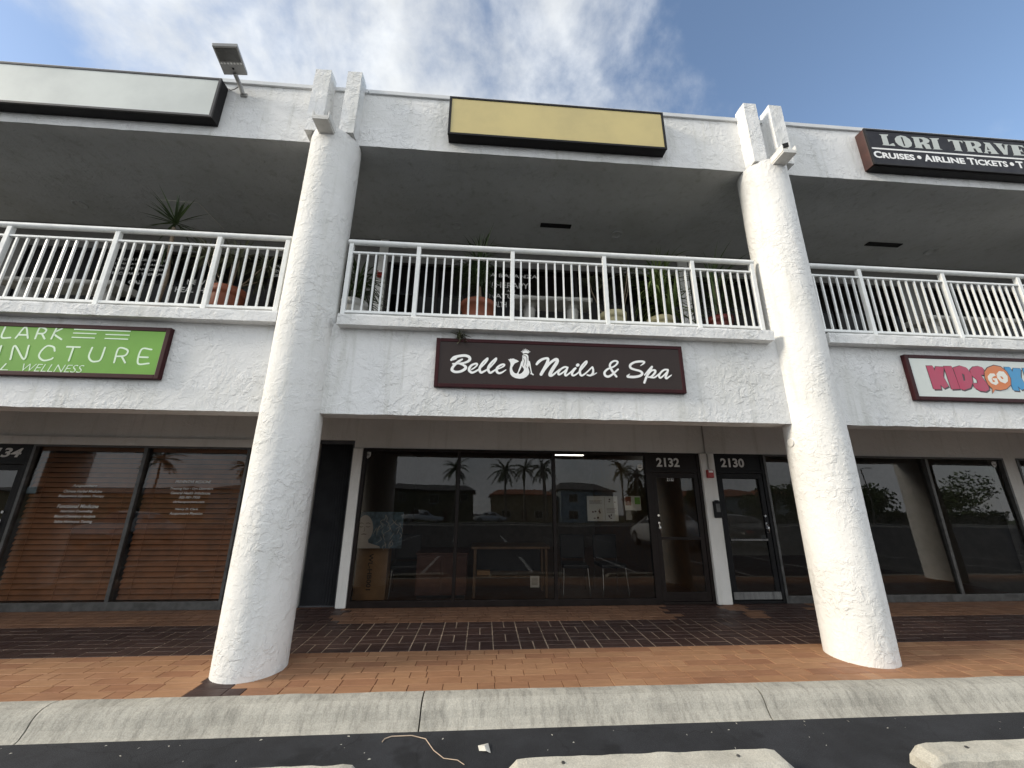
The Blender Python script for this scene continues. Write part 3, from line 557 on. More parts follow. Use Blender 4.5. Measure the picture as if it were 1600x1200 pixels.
# coping: metal strips with seams
b = MB(); x = XL
while x < XR:
    b.box(x + .003, min(x + 3.05, XR) - .003, -0.078, 0.35, 7.145, 7.214); x += 3.05
b.build('roof_coping', 'coping', bld, 0.006)
MB().box(XL, XR, 0.36, 11.0, 7.0, 7.15).build('roof', 'jamb', bld)
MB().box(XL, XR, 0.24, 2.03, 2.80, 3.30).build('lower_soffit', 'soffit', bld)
# balcony ceiling
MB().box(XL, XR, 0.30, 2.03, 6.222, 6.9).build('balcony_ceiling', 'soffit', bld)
MB().box(XL, XR, 0.24, 2.03, 3.302, 3.60).build('balcony_floor', 'kerb', bld)
# sills under the railings, one per bay
def sill(x0, x1):
    b = MB(); n = int((x1 - x0) / .06)
    pr = [(0.24, 3.605), (-0.168, 3.622), (-0.172, 3.60), (-0.171, 3.487), (-0.02, 3.487), (-0.02, 3.56), (0.24, 3.56)]
    P = []
    for i in range(n + 1):
        x = x0 + (x1 - x0) * i / n
        for j, (y, z) in enumerate(pr):
            q = noise.noise((x * 6, j * 1.7, 1)) * .006 + noise.noise((x * 21, j, 7)) * .003
            P.append((x, y + (q if 0 < j < 4 else 0), z + (q if 0 < j < 4 else 0)))
    m = len(pr)
    b.add(P, [(i * m + j, i * m + (j + 1) % m, (i + 1) * m + (j + 1) % m, (i + 1) * m + j) for i in range(n) for j in range(m)] + [tuple(range(m)), tuple(range(n * m, n * m + m))[::-1]])
    b.build('balcony_sill', 'stucco', bld)
sill(-8.0, -2.42); sill(-1.745, 3.595); sill(4.33, 9.9)

# columns: rendered cylinders with trowel marks, and the twin fins and spout at the top
def column(cx):
    b = MB(); nth, nz = 112, 330; H = 6.214; vs = []
    for j in range(nz + 1):
        z = -0.005 + H * j / nz
        for i in range(nth):
            a = 2 * pi * i / nth
            p = Vector((cx + .315 * cos(a), .315 * sin(a), z))
            q = noise.noise(p * 3.1 + Vector((noise.noise(p * 4) * .6, 0, 0)))
            rid = .3 * max(0.0, 1 - abs(q) / .06) * max(0, min(1, noise.noise(p * 2.1 + Vector((7, 3, 1))) * 3 + .4))
            q2 = noise.noise(p * 7.7 + Vector((noise.noise(p * 6) * .8, 4, 9)))
            rid2 = max(0.0, 1 - abs(q2) / .10) * max(0, min(1, noise.noise(p * 3.3 + Vector((1, 8, 5))) * 4))
            r = .315 + .0030 * rid + .0014 * rid2 + .0050 * noise.noise(p * 1.2) + .0012 * noise.noise(p * 25)
            vs.append((cx + r * cos(a), r * sin(a), z))
    b.add(vs, [(j * nth + i, j * nth + (i + 1) % nth, (j + 1) * nth + (i + 1) % nth, (j + 1) * nth + i) for j in range(nz) for i in range(nth)], True)
    c = b.build('column', 'stucco_col', bld)
    return c
def fin(c, x0, x1, y0=-0.245, y1=-0.052, z0=6.215, z1=7.30):
    b = MB(); nz, ny, nx = 26, 6, 6
    def face(fn, n, m):
        vs = [fn(i / n, j / m) for j in range(m + 1) for i in range(n + 1)]
        out = []
        for p in vs:
            p = Vector(p); q = Vector((noise.noise(p * 9), noise.noise(p * 9 + Vector((5, 0, 0))), noise.noise(p * 9 + Vector((0, 5, 0))))) * .006
            out.append(p + q)
        b.add(out, [(j * (n + 1) + i, j * (n + 1) + i + 1, (j + 1) * (n + 1) + i + 1, (j + 1) * (n + 1) + i) for j in range(m) for i in range(n)], True)
    L = lambda a, c_, u: a + (c_ - a) * u
    face(lambda u, v: (L(x0, x1, u), y0, L(z0, z1, v)), nx, nz)
    face(lambda u, v: (x0, L(y1, y0, u), L(z0, z1, v)), ny, nz)
    face(lambda u, v: (x1, L(y0, y1, u), L(z0, z1, v)), ny, nz)
    face(lambda u, v: (L(x0, x1, u), L(y0, y1, v), z1), nx, ny)
    face(lambda u, v: (L(x0, x1, u), L(y1, y0, v), z0), nx, ny)
    face(lambda u, v: (L(x1, x0, u), y1, L(z0, z1, v)), nx, nz)
    b.build('fin', 'stucco', c)
COLS = {}
for cx, fx, sp in ((CX[0], ((-2.485, -2.27), (-2.045, -1.85)), (-2.262, -2.052)), (CX[1], ((3.745, 3.94), (4.145, 4.345)), (3.935, 4.140)),
                   (CX[0] - BAY, None, None), (CX[1] + BAY, None, None)):
    c = column(cx); COLS[cx] = c
    if fx:
        for a, bb in fx: fin(c, a, bb)
        s = MB(); y0, y1, z0 = -0.52, -0.20, 6.10
        s.box(sp[0] + .008, sp[1] - .008, y0, y1, z0, z0 + .022)
        s.box(sp[0], sp[0] + .016, y0, y1, z0 + .022, z0 + .125); s.box(sp[1] - .016, sp[1], y0, y1, z0 + .022, z0 + .125)
        s.box(sp[0] + .016, sp[1] - .016, y0, y0 + .016, z0 + .022, z0 + .06)
        s.build('rainwater_spout', 'jamb', c, 0.004)
cp = MB().tube([(3.715, .009, 2.235), (3.688, .010, 2.235)], .05, 20); cp.build('round_cover', 'jamb', COLS[CX[1]], .004)

# ---- ground floor storefront wall
b = MB()
b.box(XL, XR, 2.03, 2.25, 2.43, 2.80)                                   # header beam
for a, c in ((-13.0, -7.78), (-3.66, -2.64), (9.36, 9.62), (13.4, 16.0)): b.box(a, c, 2.03, 2.25, 0, 2.43)
for a, c in ((-7.78, -3.66), (-2.08, 9.36), (9.62, 13.4)): b.box(a, c, 2.03, 2.25, 2.31, 2.43)
b.build('storefront_wall', 'header', bld)
MB().box(-7.9, -3.64, 1.985, 2.028, 2.285, 2.405).build('header_trim', 'jamb', bld, .004)
for a, c, yy in ((-2.085, -1.935, 2.0), (3.665, 3.90, 1.975)):
    MB().box(a, c, yy, 2.24, 0, 2.309).build('pier', 'jamb', bld, .012)
MB().tube([(3.775, 2.018, 2.79), (3.775, 2.018, 2.32), (3.775, 1.962, 2.28), (3.775, 1.962, 2.04)], .012, 8).build('conduit', 'plywood', bld)
# accordion hurricane shutter folded in its recess
s = MB(); n = 26; pts = []
for i in range(n + 1):
    x = -2.62 + (.52) * i / n; pts.append((x, 2.10 + (.055 if i % 2 else 0)))
for (x0, y0), (x1, y1) in zip(pts[:-1], pts[1:]):
    s.add([(x0, y0, 0.02), (x1, y1, 0.02), (x1, y1, 2.37), (x0, y0, 2.37)], [(0, 1, 2, 3)])
s.box(-2.635, -2.09, 2.06, 2.22, 2.37, 2.425); s.box(-2.635, -2.09, 2.09, 2.20, 0.0, 0.02)
s.box(-2.115, -2.09, 2.06, 2.22, 0.02, 2.37)
s.build('accordion_shutter', 'shutter', bld)

def window(x0, x1, z0, z1, mull, fm='bronze', gm='glass', name='shop_window', w=.05, wb=.09, wt=.05):
    o = MB().frame(x0, x1, z0, z1, 2.012, 2.085, w, wb, wt)
    for m in mull: o.box(m - .026, m + .026, 2.010, 2.087, z0 + wb, z1 - wt)
    f = o.build(name, fm, bld, .004)
    edges = [x0 + w] + [q for m in mull for q in (m - .026, m + .026)] + [x1 - w]
    ps = []
    for a, c in zip(edges[0::2], edges[1::2]):
        lo, hi = (pane_y(z0 + wb), pane_y(z1 - wt)) if z0 < 3 else (GY, GY)
        dy = .011 if z0 < 3 and x0 > 4 else 0.0
        ps.append(MB().add([(a, lo - dy, z0 + wb), (c, lo + dy, z0 + wb), (c, hi + dy, z1 - wt), (a, hi - dy, z1 - wt)], [(0, 1, 2, 3)]).build('pane', gm, f))
    return f, ps
def door(x0, x1, num, numbox, fm, gm, handle_x, zr=.95, italic=0.0, small=None):
    ztr = 2.035
    o = MB().frame(x0, x1, 0.0, 2.31, 2.024, 2.09, .05, .035, .03)
    o.box(x0 + .05, x1 - .05, 2.026, 2.088, ztr - .05, ztr)
    d = o.build('door', fm, bld, .004)
    MB().box(x0 + .05, x1 - .05, 2.040, 2.07, ztr, 2.28).build('number_panel', 'bronze' if fm == 'bronze' else 'black', d)
    lf = MB().frame(x0 + .055, x1 - .055, .04, ztr - .055, 2.036, 2.078, .075, .13, .085)
    lf.box(x0 + .13, x1 - .13, 2.034, 2.080, zr - .022, zr + .022)
    lf.build('door_leaf', fm, d, .004)
    MB().add([(x0 + .13, 2.040, .17), (x1 - .13, 2.040, .17), (x1 - .13, 2.0738, ztr - .14), (x0 + .13, 2.0738, ztr - .14)], [(0, 1, 2, 3)]).build('pane', gm, d)
    text_mesh(MB(), num, numbox[0], numbox[1], 2.034, italic, .030).build('number', 'numwhite', d)
    if small: text_mesh(MB(), small[0], small[1][0], small[1][1], 2.060, 0, .01).build('small_number', 'white', d)
    h = MB().box(handle_x - .016, handle_x + .016, 2.018, 2.036, 1.10, 1.20)
    h.tube([(handle_x, 2.025, 1.17), (handle_x, 1.985, 1.17), (handle_x, 1.985, 1.04), (handle_x, 2.025, 1.04)], .009, 8)
    h.build('handle', 'chrome', d)
    MB().tube([(handle_x, 2.034, 1.30), (handle_x, 2.016, 1.30)], .019, 12).build('lock', 'chrome', d)
    return d
NB = T['nums']
wmid, _ = window(-1.93, 2.755, 0.0, 2.31, (-.396, 1.155))
door(2.757, 3.662, '2132', NB['2132'], 'bronze', 'glass_clear', 2.86, small=('2132', NB['2132s']))
dd = door(3.903, 4.80, '2130', NB['2130'], 'black', 'glass', 4.68, .93)
MB().box(3.962, 4.742, 2.028, 2.0335, .06, .165).build('kick_plate', 'sillgrey', dd)
MB().box(4.036, 4.668, 2.026, 2.0335, .915, .945).build('push_bar', 'sillgrey', dd)
wright, _ = window(4.802, 9.36, 0.0, 2.31, (6.3, 7.84), 'alum', 'glass', w=.04, wb=.11, wt=.03)
window(9.62, 13.4, 0.0, 2.31, (11.5,), 'alum', 'glass', w=.04, wb=.11, wt=.03)
fl, fp = window(-6.83, -3.67, 0.0, 2.285, (-5.21,), 'alum', 'glass_clear', w=.04, wb=.11, wt=.03)
door(-7.78, -6.832, '2134', [(-7.55, 2.225), (-6.98, 2.085)], 'black', 'glass', -6.95, .93, italic=.25)
for i, (s, p, q) in enumerate(T['wintext']):
    big = s in ('Acupuncture', 'Functional Medicine')
    mb = text_mesh(MB(), s, p, q, 0, .22, .014 if big else .012)
    mb.v = [(x, pane_y(z) - .003, z) for x, y, z in mb.v]
    mb.build('window_lettering', 'numwhite', fl)
def shield(par, x, z, s=.045):
    b = MB().poly([(x - s, z + s), (x, z + s * 1.25), (x + s, z + s), (x + s, z - s * .3), (x, z - s * 1.25), (x - s, z - s * .3)], [], pane_y(z) - .004, .0015)
    o = b.build('alarm_sticker', 'numwhite', par)
    MB().box(x - s * .6, x + s * .6, pane_y(z) - .005, pane_y(z) - .0042, z - .004, z + .010).build('sticker_bar', 'alum', par)
shield(wmid, -1.865, 2.20); shield(wmid, 2.63, 2.06); shield(wright, 9.22, 2.20)
# ---- rooms behind the glass
r = MB()
r.box(-8, 14, 2.26, 9.0, -0.05, 0.004)
r.build('shop_floor', 'floor_in', bld)
MB().box(-8, 14, 2.26, 9.0, 2.78, 2.9).build('shop_ceiling', 'wall_in', bld)
MB().box(-8, 4.0, 8.9, 9.0, 0.004, 2.78).build('shop_back_wall', 'wall_in', bld)
MB().box(4.0, 14.0, 7.0, 7.1, 0.004, 2.78).build('shop_back_wall', 'wall_pale', bld)
MB().box(9.40, 9.55, 2.26, 7.0, 0.004, 2.78).build('party_wall', 'wall_pale', bld)
for x, mt in ((-2.3, 'wall_in'), (3.72, 'wood'), (3.84, 'wall_pale'), (-8.05, 'wall_in'), (13.95, 'wall_pale')): MB().box(x, x + .11, 2.26, 8.9 if x < 3.8 else 6.99, 0.004, 2.78).build('party_wall', mt, bld)
lt = MB().box(2.0, 2.9, 6.6, 6.8, 2.72, 2.779)
t_ = thing('ceiling_lamp', (2.45, 6.7, 2.72), 'lit fluorescent strip on the ceiling inside the nail salon', 'lamp')
lt.build('housing', 'paper', t_)
MB().box(2.05, 2.85, 6.63, 6.77, 2.705, 2.719).build('diffuser', emit('lamp glow', (1, .97, .9), 5.0), t_)

# wooden slat blinds behind the left shop window
def blind(x0, x1, label):
    t = thing('window_blind', ((x0 + x1) / 2, 2.13, .1), label, 'blind')
    s = MB(); z = .15
    while z < 2.17:
        tilt = rng.uniform(-.06, .06); P = []
        for kx, (dy, dz) in enumerate(((-.020, -.032), (-.013, -.012), (-.001, .012), (.015, .031))):
            P += [(x0, 2.135 + dy + tilt * dz, z + dz), (x1, 2.135 + dy + tilt * dz, z + dz)]
        P += [(x, y + .003, zz) for x, y, zz in P]
        s.add(P, [(2 * i, 2 * i + 1, 2 * i + 3, 2 * i + 2) for i in range(3)] + [(8 + 2 * i + 2, 8 + 2 * i + 3, 8 + 2 * i + 1, 8 + 2 * i) for i in range(3)] + [(0, 8, 9, 1), (6, 7, 15, 14)])
        z += .0735
    s.build('slats', 'blind', t)
    MB().box(x0, x1, 2.10, 2.16, 2.20, 2.26).build('headrail', 'blind', t)
    c = MB()
    for u in (.12, .5, .88):
        x = x0 + (x1 - x0) * u
        c.box(x - .003, x + .003, 2.105, 2.108, .12, 2.2)
    c.build('cords', 'blind', t)
blind(-6.78, -5.25, 'brown wooden slat blind behind the acupuncture lettering pane nearer the 2134 door')
blind(-5.17, -3.72, 'brown wooden slat blind behind the pane with the preventive medicine lettering')

# ---- balcony storefront
b = MB()
b.box(XL, XR, 2.03, 2.25, 5.74, 6.9)
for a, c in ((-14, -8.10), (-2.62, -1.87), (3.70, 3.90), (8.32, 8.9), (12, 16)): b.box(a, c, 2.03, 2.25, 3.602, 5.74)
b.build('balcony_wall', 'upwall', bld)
for a, c in ((-2.04, -1.885), (3.70, 3.885)): MB().box(a, c, 1.99, 2.028, 3.602, 6.2).build('balcony_pier', 'jamb', bld)
window(-6.36, -2.63, 3.62, 5.74, (-5.1, -3.9), 'bronze', 'glass_dark', 'balcony_window')
window(-1.86, 3.69, 3.62, 5.74, (-.95, .0, 1.65, 2.7), 'bronze', 'glass_dark', 'balcony_window')
window(3.91, 8.31, 3.62, 5.74, (5.4, 6.85), 'bronze', 'glass_dark', 'balcony_window')
window(8.91, 11.99, 3.62, 5.74, (10.4,), 'bronze', 'glass_dark', 'balcony_window')
o = MB().frame(-8.09, -6.37, 3.62, 5.74, 2.024, 2.09, .06)
d = o.build('balcony_door', 'black', bld)
MB().box(-8.02, -6.44, 2.04, 2.08, 3.68, 5.67).build('door_leaf', 'black', d)
MB().tube([(-6.55, 2.035, 4.62), (-6.55, 1.99, 4.62), (-6.55, 1.99, 4.5)], .012, 8).build('handle', 'chrome', d)
MB().box(XL, XR, 5.4, 5.5, 3.6, 6.9).build('balcony_back_wall', 'wall_in', bld)
for x in (XL, 3.74, XR - .15): MB().box(x, x + .12, 2.26, 5.39, 3.602, 6.9).build('party_wall', 'wall_in', bld)
for x in (XL - .3, XR): MB().box(x, x + .3, .36, 11.0, -.2, 7.0).build('end_wall', 'stucco', bld)
MB().box(XL, XR, 2.26, 5.4, 3.56, 3.60).build('upper_floor', 'floor_in', bld)
for s, p, q in T['uptext']:
    par = bld
    text_mesh(MB(), s, p, q, 2.02, .0, .012).build('balcony_lettering', 'numwhite', bld)
# ceiling fittings
for x, y in ((-.60, 1.51), (2.32, 1.515), (8.56, 1.5), (-6.86, 1.5), (-3.76, 1.55)):
    t = MB().lathe((x, y, 6.2), [(.05, .030), (.075, .012), (.085, .004), (.10, 0), (.105, .010), (.105, .023)], 24).build('recessed_light', 'soffit', bld)
for x0, x1, y0, y1 in ((.89, 1.44, 1.315, 1.415), (7.10, 7.78, 1.325, 1.43)):
    v = MB().frame(x0, x1, 0, 0.1, 0, 1, .012); v = MB()
    v.box(x0, x1, y0, y0 + .012, 6.208, 6.221); v.box(x0, x1, y1 - .012, y1, 6.208, 6.221)
    v.box(x0, x0 + .012, y0 + .012, y1 - .012, 6.208, 6.221); v.box(x1 - .012, x1, y0 + .012, y1 - .012, 6.208, 6.221)
    f = v.build('ceiling_vent', 'bronze', bld)
    l = MB()
    for i in range(5):
        yy = y0 + .016 + i * (y1 - y0 - .03) / 5
        l.add([(x0 + .012, yy, 6.219), (x1 - .012, yy, 6.219), (x1 - .012, yy + .012, 6.211), (x0 + .012, yy + .012, 6.211)], [(0, 1, 2, 3)])
    l.build('louvre', 'black', f)
h = T['hatch']
v = MB()
for a, c in ((h[0], h[1]), (h[1], h[2])):
    A = Vector((a[0], a[1], 6.217)); B = Vector((c[0], c[1], 6.217))
    v.tube([A, B], .008, 6)
v.build('ceiling_hatch_trim', 'jamb', bld)

# ------------------------------------------------------------------ railings
def railing(x0, x1, posts, label):
    t = thing('balcony_railing', ((x0 + x1) / 2, 0, 3.62), label, 'railing', 'white railings along the balcony')
    MB().tube([(x0 - .02, 0, 4.705), (x1 + .02, 0, 4.705)], .036, 14).build('handrail', 'rail', t)
    br, tr, ps = MB(), MB(), sorted(posts)
    pick = None
    for p in ps:
        MB().box(p - .026, p + .026, -.026, .026, 3.618, 4.674).build('post', 'rail', t, .003)
    for a, c in zip(ps[:-1], ps[1:]):
        br.box(a + .026, c - .026, -.016, .016, 3.712, 3.744)
        tr.box(a + .026, c - .026, -.018, .018, 4.540, 4.566)
        n = max(2, round((c - a) / .1115))
        for i in range(1, n):
            x = a + (c - a) * i / n
            if pick is None:
                pick = MB().box(x - .0105, x + .0105, -.0105, .0105, 3.744, 4.540).build('picket', 'rail', t)
            else:
                q = pick.copy(); COL.objects.link(q); q.parent = t
                q.location = Vector((x, 0, 3.744)) - ORG[t]
                q.rotation_euler = (rng.uniform(-.004, .004), rng.uniform(-.005, .005), rng.uniform(-.2, .2))
    br.build('bottom_rail', 'rail', t, .002); tr.build('top_rail', 'rail', t, .002)
railing(-8.0, -2.52, (-2.54, -3.36, -4.555, -5.78, -7.0, -7.97), 'white metal balcony railing above the green sign, left of the left column')
railing(-1.775, 3.60, (-1.755, -.905, .306, 1.528, 2.741, 3.59), 'white metal balcony railing between the two columns')
railing(4.33, 9.9, (4.35, 5.156, 6.42, 7.60, 8.78, 9.88), 'white metal balcony railing above the kids sign, right of the right column')

# ------------------------------------------------------------------ signs
def panel_sign(x0, x1, z0, z1, face, label, fw=.045, yf=-.10, frame='maroon'):
    t = thing('shop_sign', ((x0 + x1) / 2, -.06, z0), label, 'sign')
    MB().frame(x0, x1, z0, z1, yf - .006, -.05, fw).build('frame', frame, t, .006)
    MB().box(x0 + fw, x1 - fw, yf, -.05, z0 + fw, z1 - fw).build('face', face, t)
    return t
YL = -.1005
t = panel_sign(-.595, 2.405, 2.785, 3.388, 'belleface', 'dark brown sign reading Belle Nails & Spa with a white mermaid', .045)
for i, s in enumerate(T['belle']):
    pass
words = (('Belle', T['belle'][:4]), ('Nails', T['belle'][4:11]), ('ampersand', T['belle'][11:12]), ('Spa', T['belle'][12:]))
for w, L in words:
    b = MB()
    for i, s in enumerate(L): b.stroke(s, YL - .0012 * i)
    b.build('lettering', 'white', t)
b = MB()
for i, kk in enumerate(('body', 'armL', 'armR', 'crown')): b.poly(T['emblem'][kk], [], YL - .002 - .0006 * i, .0018)
e = b.build('mermaid_emblem', 'white', t)
b = MB()
for i, s in enumerate(T['hair']): b.stroke(s, YL - .0062 - .001 * i)
b.build('hair_line', 'belleface', e)

t = panel_sign(-8.05, -3.572, 2.785, 3.392, 'green', 'bright green acupuncture sign with thin pale letters in a maroon frame', .05)
b = MB()
for i, s in enumerate(T['green']): b.stroke(s, YL - .0008 * (i % 3))
b.build('lettering', 'palegreen', t)
b = MB()
for a, c in T['green_lines']: b.box(a[0], c[0], YL - .002, YL, a[1] - .0065, a[1] + .0065)
b.build('decorative_lines', 'palegreen', t)
g0, g1, g2 = T['green_text']
text_mesh(MB(), 'WELLNESS', (g1[0], g1[1] + .01), (g2[0], g2[1]), YL - .001, .25, -.012).build('lettering', 'palegreen', t)
text_mesh(MB(), 'FUNCTIONAL', (-6.42, 2.915), (-5.10, 2.838), YL - .001, .25, -.012).build('lettering', 'palegreen', t)

t = panel_sign(5.372, 9.2, 2.783, 3.388, 'kidface', 'white sign reading KIDS GO in raspberry, orange and blue cartoon letters', .05)
def offs(loop, dx, dz): return [(x + dx, z + dz) for x, z in loop]
K = T['kids']
b = MB()
for kk in ('red', 'blue'):
    for i, (o, h) in enumerate(K[kk]): b.poly(offs(o, .014, -.018), [], YL - .0005 * (i % 2), .0012); b.poly(offs(o, -.007, .006), [], YL - .0011 - .0004 * (i % 2), .0004)
o = K['orange'][0][0]; cxm = sum(p[0] for p in o) / len(o); czm = sum(p[1] for p in o) / len(o)
b.poly([(cxm + (x - cxm) * 1.06, czm + (z - czm) * 1.06) for x, z in o], [], YL - .0046, .001)
b.build('lettering_outline', 'kiddark', t)
for kk, mt, yy in (('red', 'kidred', .0028), ('blue', 'kidblue', .0030), ('orange', 'kidorange', .0058), ('white', 'kidcream', .0068)):
    b = MB()
    for i, (o, h) in enumerate(K[kk]): b.poly(o, [h], YL - yy - .0005 * (i % 2), .001)
    b.build('speech_bubble' if kk == 'orange' else 'lettering', mt, t)

def cabinet_sign(x0, x1, face, rim, body, label, z0=6.362, z1=7.045, yf=-.20, side=None):
    t = thing('box_sign', ((x0 + x1) / 2, -.06, z0), label, 'sign')
    MB().box(x0 + .004, x1 - .004, yf + .02, -.052, z0 + .004, z1 - .004).build('cabinet', side or body, t, .004)
    MB().frame(x0, x1, z0, z1, yf - .004, yf + .019, .035).build('rim', rim, t, .004)
    MB().box(x0 + .035, x1 - .035, yf + .004, yf + .019, z0 + .035, z1 - .035).build('face', face, t)
    return t
cabinet_sign(-.62, 2.495, 'yellow', 'signbox', 'signbox', 'blank faded yellow box sign above the middle bay')
cabinet_sign(-8.0, -3.712, 'greyface', 'signrim', 'signbox', 'blank grey white box sign beside the flood light')
t = cabinet_sign(5.655, 9.75, 'loriface', 'signbox', 'signbox', 'black box sign reading LORI TRAVEL with a rust brown end', side='lorirust')
MB().box(5.68, 9.72, -.178, -.056, 6.352, 6.364).build('cabinet_bottom', 'signbox', t)
yl = -.1965
b = MB()
o, h = T['lori'][-1]; T['lori'][-1] = ([(x - .13, z) for x, z in o], h)
for i, (o, h) in enumerate(T['lori']): b.poly(o, [h], yl - .0012 - .0004 * (i % 2), .001)
b.build('lettering', 'lorigrey', t)
b = MB().box(5.70, 9.70, yl - .002, yl, 6.655, 6.682); b.build('rule_line', 'white', t)
def caps(first, rest, x0, x1, f):
    xm = x0 + (x1 - x0) * f
    if rest:
        text_mesh(MB(), first, (x0, 6.618), (xm - .008, 6.488), yl - .001, 0, .04).build('lettering', 'white', t)
        text_mesh(MB(), rest, (xm, 6.600), (x1, 6.490), yl - .001, 0, .04).build('lettering', 'white', t)
    else: text_mesh(MB(), first, (x0, 6.618), (x1, 6.488), yl - .001, 0, .04).build('lettering', 'white', t)
caps('C', 'RUISES', 5.70, 6.36, .21); caps('A', 'IRLINE', 6.515, 7.185, .21); caps('T', 'ICKETS', 7.235, 7.90, .19); caps('T', 'OURS', 8.05, 8.60, .24)
b = MB()
for x in (6.437, 7.975): b.tube([(x, yl - .001, 6.553), (x, yl - .003, 6.553)], .034, 16)
b.build('bullet_dot', 'white', t)

# ------------------------------------------------------------------ solar flood light on the parapet
fl = thing('flood_light', (-3.486, -.05, 6.93), 'grey solar LED flood light on a short arm above the roof edge', 'flood light')
A, B_, C_, D_ = [Vector(p) for p in ((-3.700, -.20, 7.112), (-3.394, -.20, 7.134), (-3.27, -.62, 7.054), (-3.576, -.62, 7.032))]
def onp(u, v, h=0.0):
    up = (B_ - A).cross(D_ - A).normalized()
    return A + (B_ - A) * u + (D_ - A) * v + up * h
def plate(mb, u0, u1, v0, v1, h0, h1):
    vs = [onp(u, v, h) for u in (u0, u1) for v in (v0, v1) for h in (h0, h1)]
    return mb.add(vs, [(0, 1, 3, 2), (4, 6, 7, 5), (0, 4, 5, 1), (2, 3, 7, 6), (0, 2, 6, 4), (1, 5, 7, 3)])
sg = 1.0 if (B_ - A).cross(D_ - A).z > 0 else -1.0
plate(MB(), 0, 1, 0, 1, 0, .045 * sg).build('housing', 'lamphead', fl, .006)
plate(MB(), .07, .93, .50, .94, -.006 * sg, 0.0).build('lens_panel', 'solar', fl, .002)
b = MB()
for i in range(7):
    c = onp(.10 + .80 * i / 6, .44, 0); d = onp(.10 + .80 * i / 6, .44, -.008 * sg)
    b.tube([c, d], .013, 10)
b.build('led_row', 'led', fl)
MB().tube([onp(.5, .25, 0), onp(.5, .25, -.012 * sg)], .012, 10).build('motion_sensor', 'black', fl)
b = MB().tube([onp(.5, .10, -.012 * sg), (-3.535, -.185, 7.09), (-3.512, -.115, 7.02), (-3.490, -.075, 6.945)], .028, 8)
b.build('arm', 'lamphead', fl)
MB().box(-3.53, -3.44, -.075, -.052, 6.92, 6.97).build('wall_plate', 'lamphead', fl, .004)
MB().tube([(-3.52, -.13, 7.02), (-3.60, -.10, 6.99), (-3.68, -.06, 7.02), (-3.71, -.06, 7.04)], .005, 6).build('cable', 'black', fl)

# security camera on the right spout
sc_ = thing('security_camera', (4.10, -.36, 6.225), 'small white security camera resting on the spout of the right column', 'camera')
b = MB(); b.box(-.035, .035, -.11, .11, 0, .07)
cm = b.build('body', 'jamb', sc_, .01); cm.location = (0, 0, .022); cm.rotation_euler = (0, 0, rad(-28))
b = MB(); b.box(-.037, .037, -.125, -.1105, -.002, .072)
lm = b.build('lens_hood', 'black', sc_, .006); lm.location = (-.105 * sin(rad(28)) * -1 * -1, -.118 * cos(rad(28)), .020); lm.rotation_euler = (0, 0, rad(-28))
lm.location.x = -.118 * sin(rad(28))
MB().box(4.075, 4.125, -.39, -.33, 6.224, 6.25).build('mount', 'black', sc_, .003)

# fire alarm, lock box
def alarm(x, y, z, label):
    t = thing('fire_alarm', (x, y, z), label, 'fire alarm')
    MB().box(x - .055, x + .055, y - .055, y, z, z + .13).build('housing', 'red', t, .01)
    MB().box(x - .035, x + .035, y - .062, y - .0555, z + .085, z + .12).build('strobe', 'white', t, .003)
alarm(3.775, 1.973, 1.90, 'red fire alarm on the white pier between doors 2132 and 2130')
alarm(-1.965, 1.988, 5.38, 'red fire alarm on the balcony pier behind the railing')
t = thing('key_lock_box', (3.835, 1.973, 1.30), 'black lock box with a pale keypad on the white pier', 'lock box')
MB().box(3.765, 3.90, 1.935, 1.973, 1.27, 1.53).build('case', 'black', t, .012)
MB().box(3.80, 3.865, 1.929, 1.9345, 1.36, 1.49).build('keypad', 'alum', t, .003)
MB().box(3.80, 3.865, 1.945, 1.965, 1.531, 1.545).build('shackle', 'black', t, .003)

# ------------------------------------------------------------------ things on the parking surface
def wheel_stop(x0, x1, y, label):
    b = MB(); n = 30; P = []
    pr = [(y - .095, -.155), (y - .09, -.06), (y - .07, -.028), (y + .05, -.022), (y + .075, -.045), (y + .095, -.155)]
    for i in range(n + 1):
        u = i / n; x = x0 + (x1 - x0) * u
        e = min(u, 1 - u) * (x1 - x0)
        k = 1 - .45 * max(0, 1 - e / .10) ** 2
        for j, (yy, z) in enumerate(pr):
            q = noise.noise((x * 7, j * 2, yy * 10)) * .006
            P.append((x, y + (yy - y) * (0.75 + .25 * k) + q, -.155 + (z + .155) * k + (q if 0 < j < 5 else 0)))
    m = len(pr)
    b.add(P, [(i * m + j, i * m + (j + 1) % m, (i + 1) * m + (j + 1) % m, (i + 1) * m + j) for i in range(n) for j in range(m)] + [tuple(range(m)), tuple(range(n * m, n * m + m))[::-1]])
    t = thing('wheel_stop', ((x0 + x1) / 2, y, -.15), label, 'wheel stop', 'concrete wheel stops')
    b.build('block', 'stop', t)
    h = MB()
    for x in (x0 + .35, x1 - .35): h.tube([(x, y - .01, -.03), (x, y - .01, -.019)], .011, 10)
    h.build('anchor_pin', 'alum', t)
wheel_stop(.205, 2.06, -1.44, 'concrete wheel stop in the middle, its whole top in view')
wheel_stop(-2.55, -.70, -1.44, 'concrete wheel stop at the left, only its far edge in view')
wheel_stop(2.98, 4.86, -1.44, 'concrete wheel stop at the right with a chipped end')
tag(MB().tube(T['frond'], .0042, 6, .0022).build('palm_frond_stem', 'straw'), 'dry curved palm frond stem on the asphalt by the kerb', 'twig')
p = T['paper']; b = MB()
cxp = sum(q[0] for q in p) / 5; cyp = sum(q[1] for q in p) / 5
vs = [(x, y, -.148 + .012 * (i % 2)) for i, (x, y, z) in enumerate(p)] + [(cxp, cyp, -.125)]
b.add(vs, [(i, (i + 1) % 5, 5) for i in range(5)])
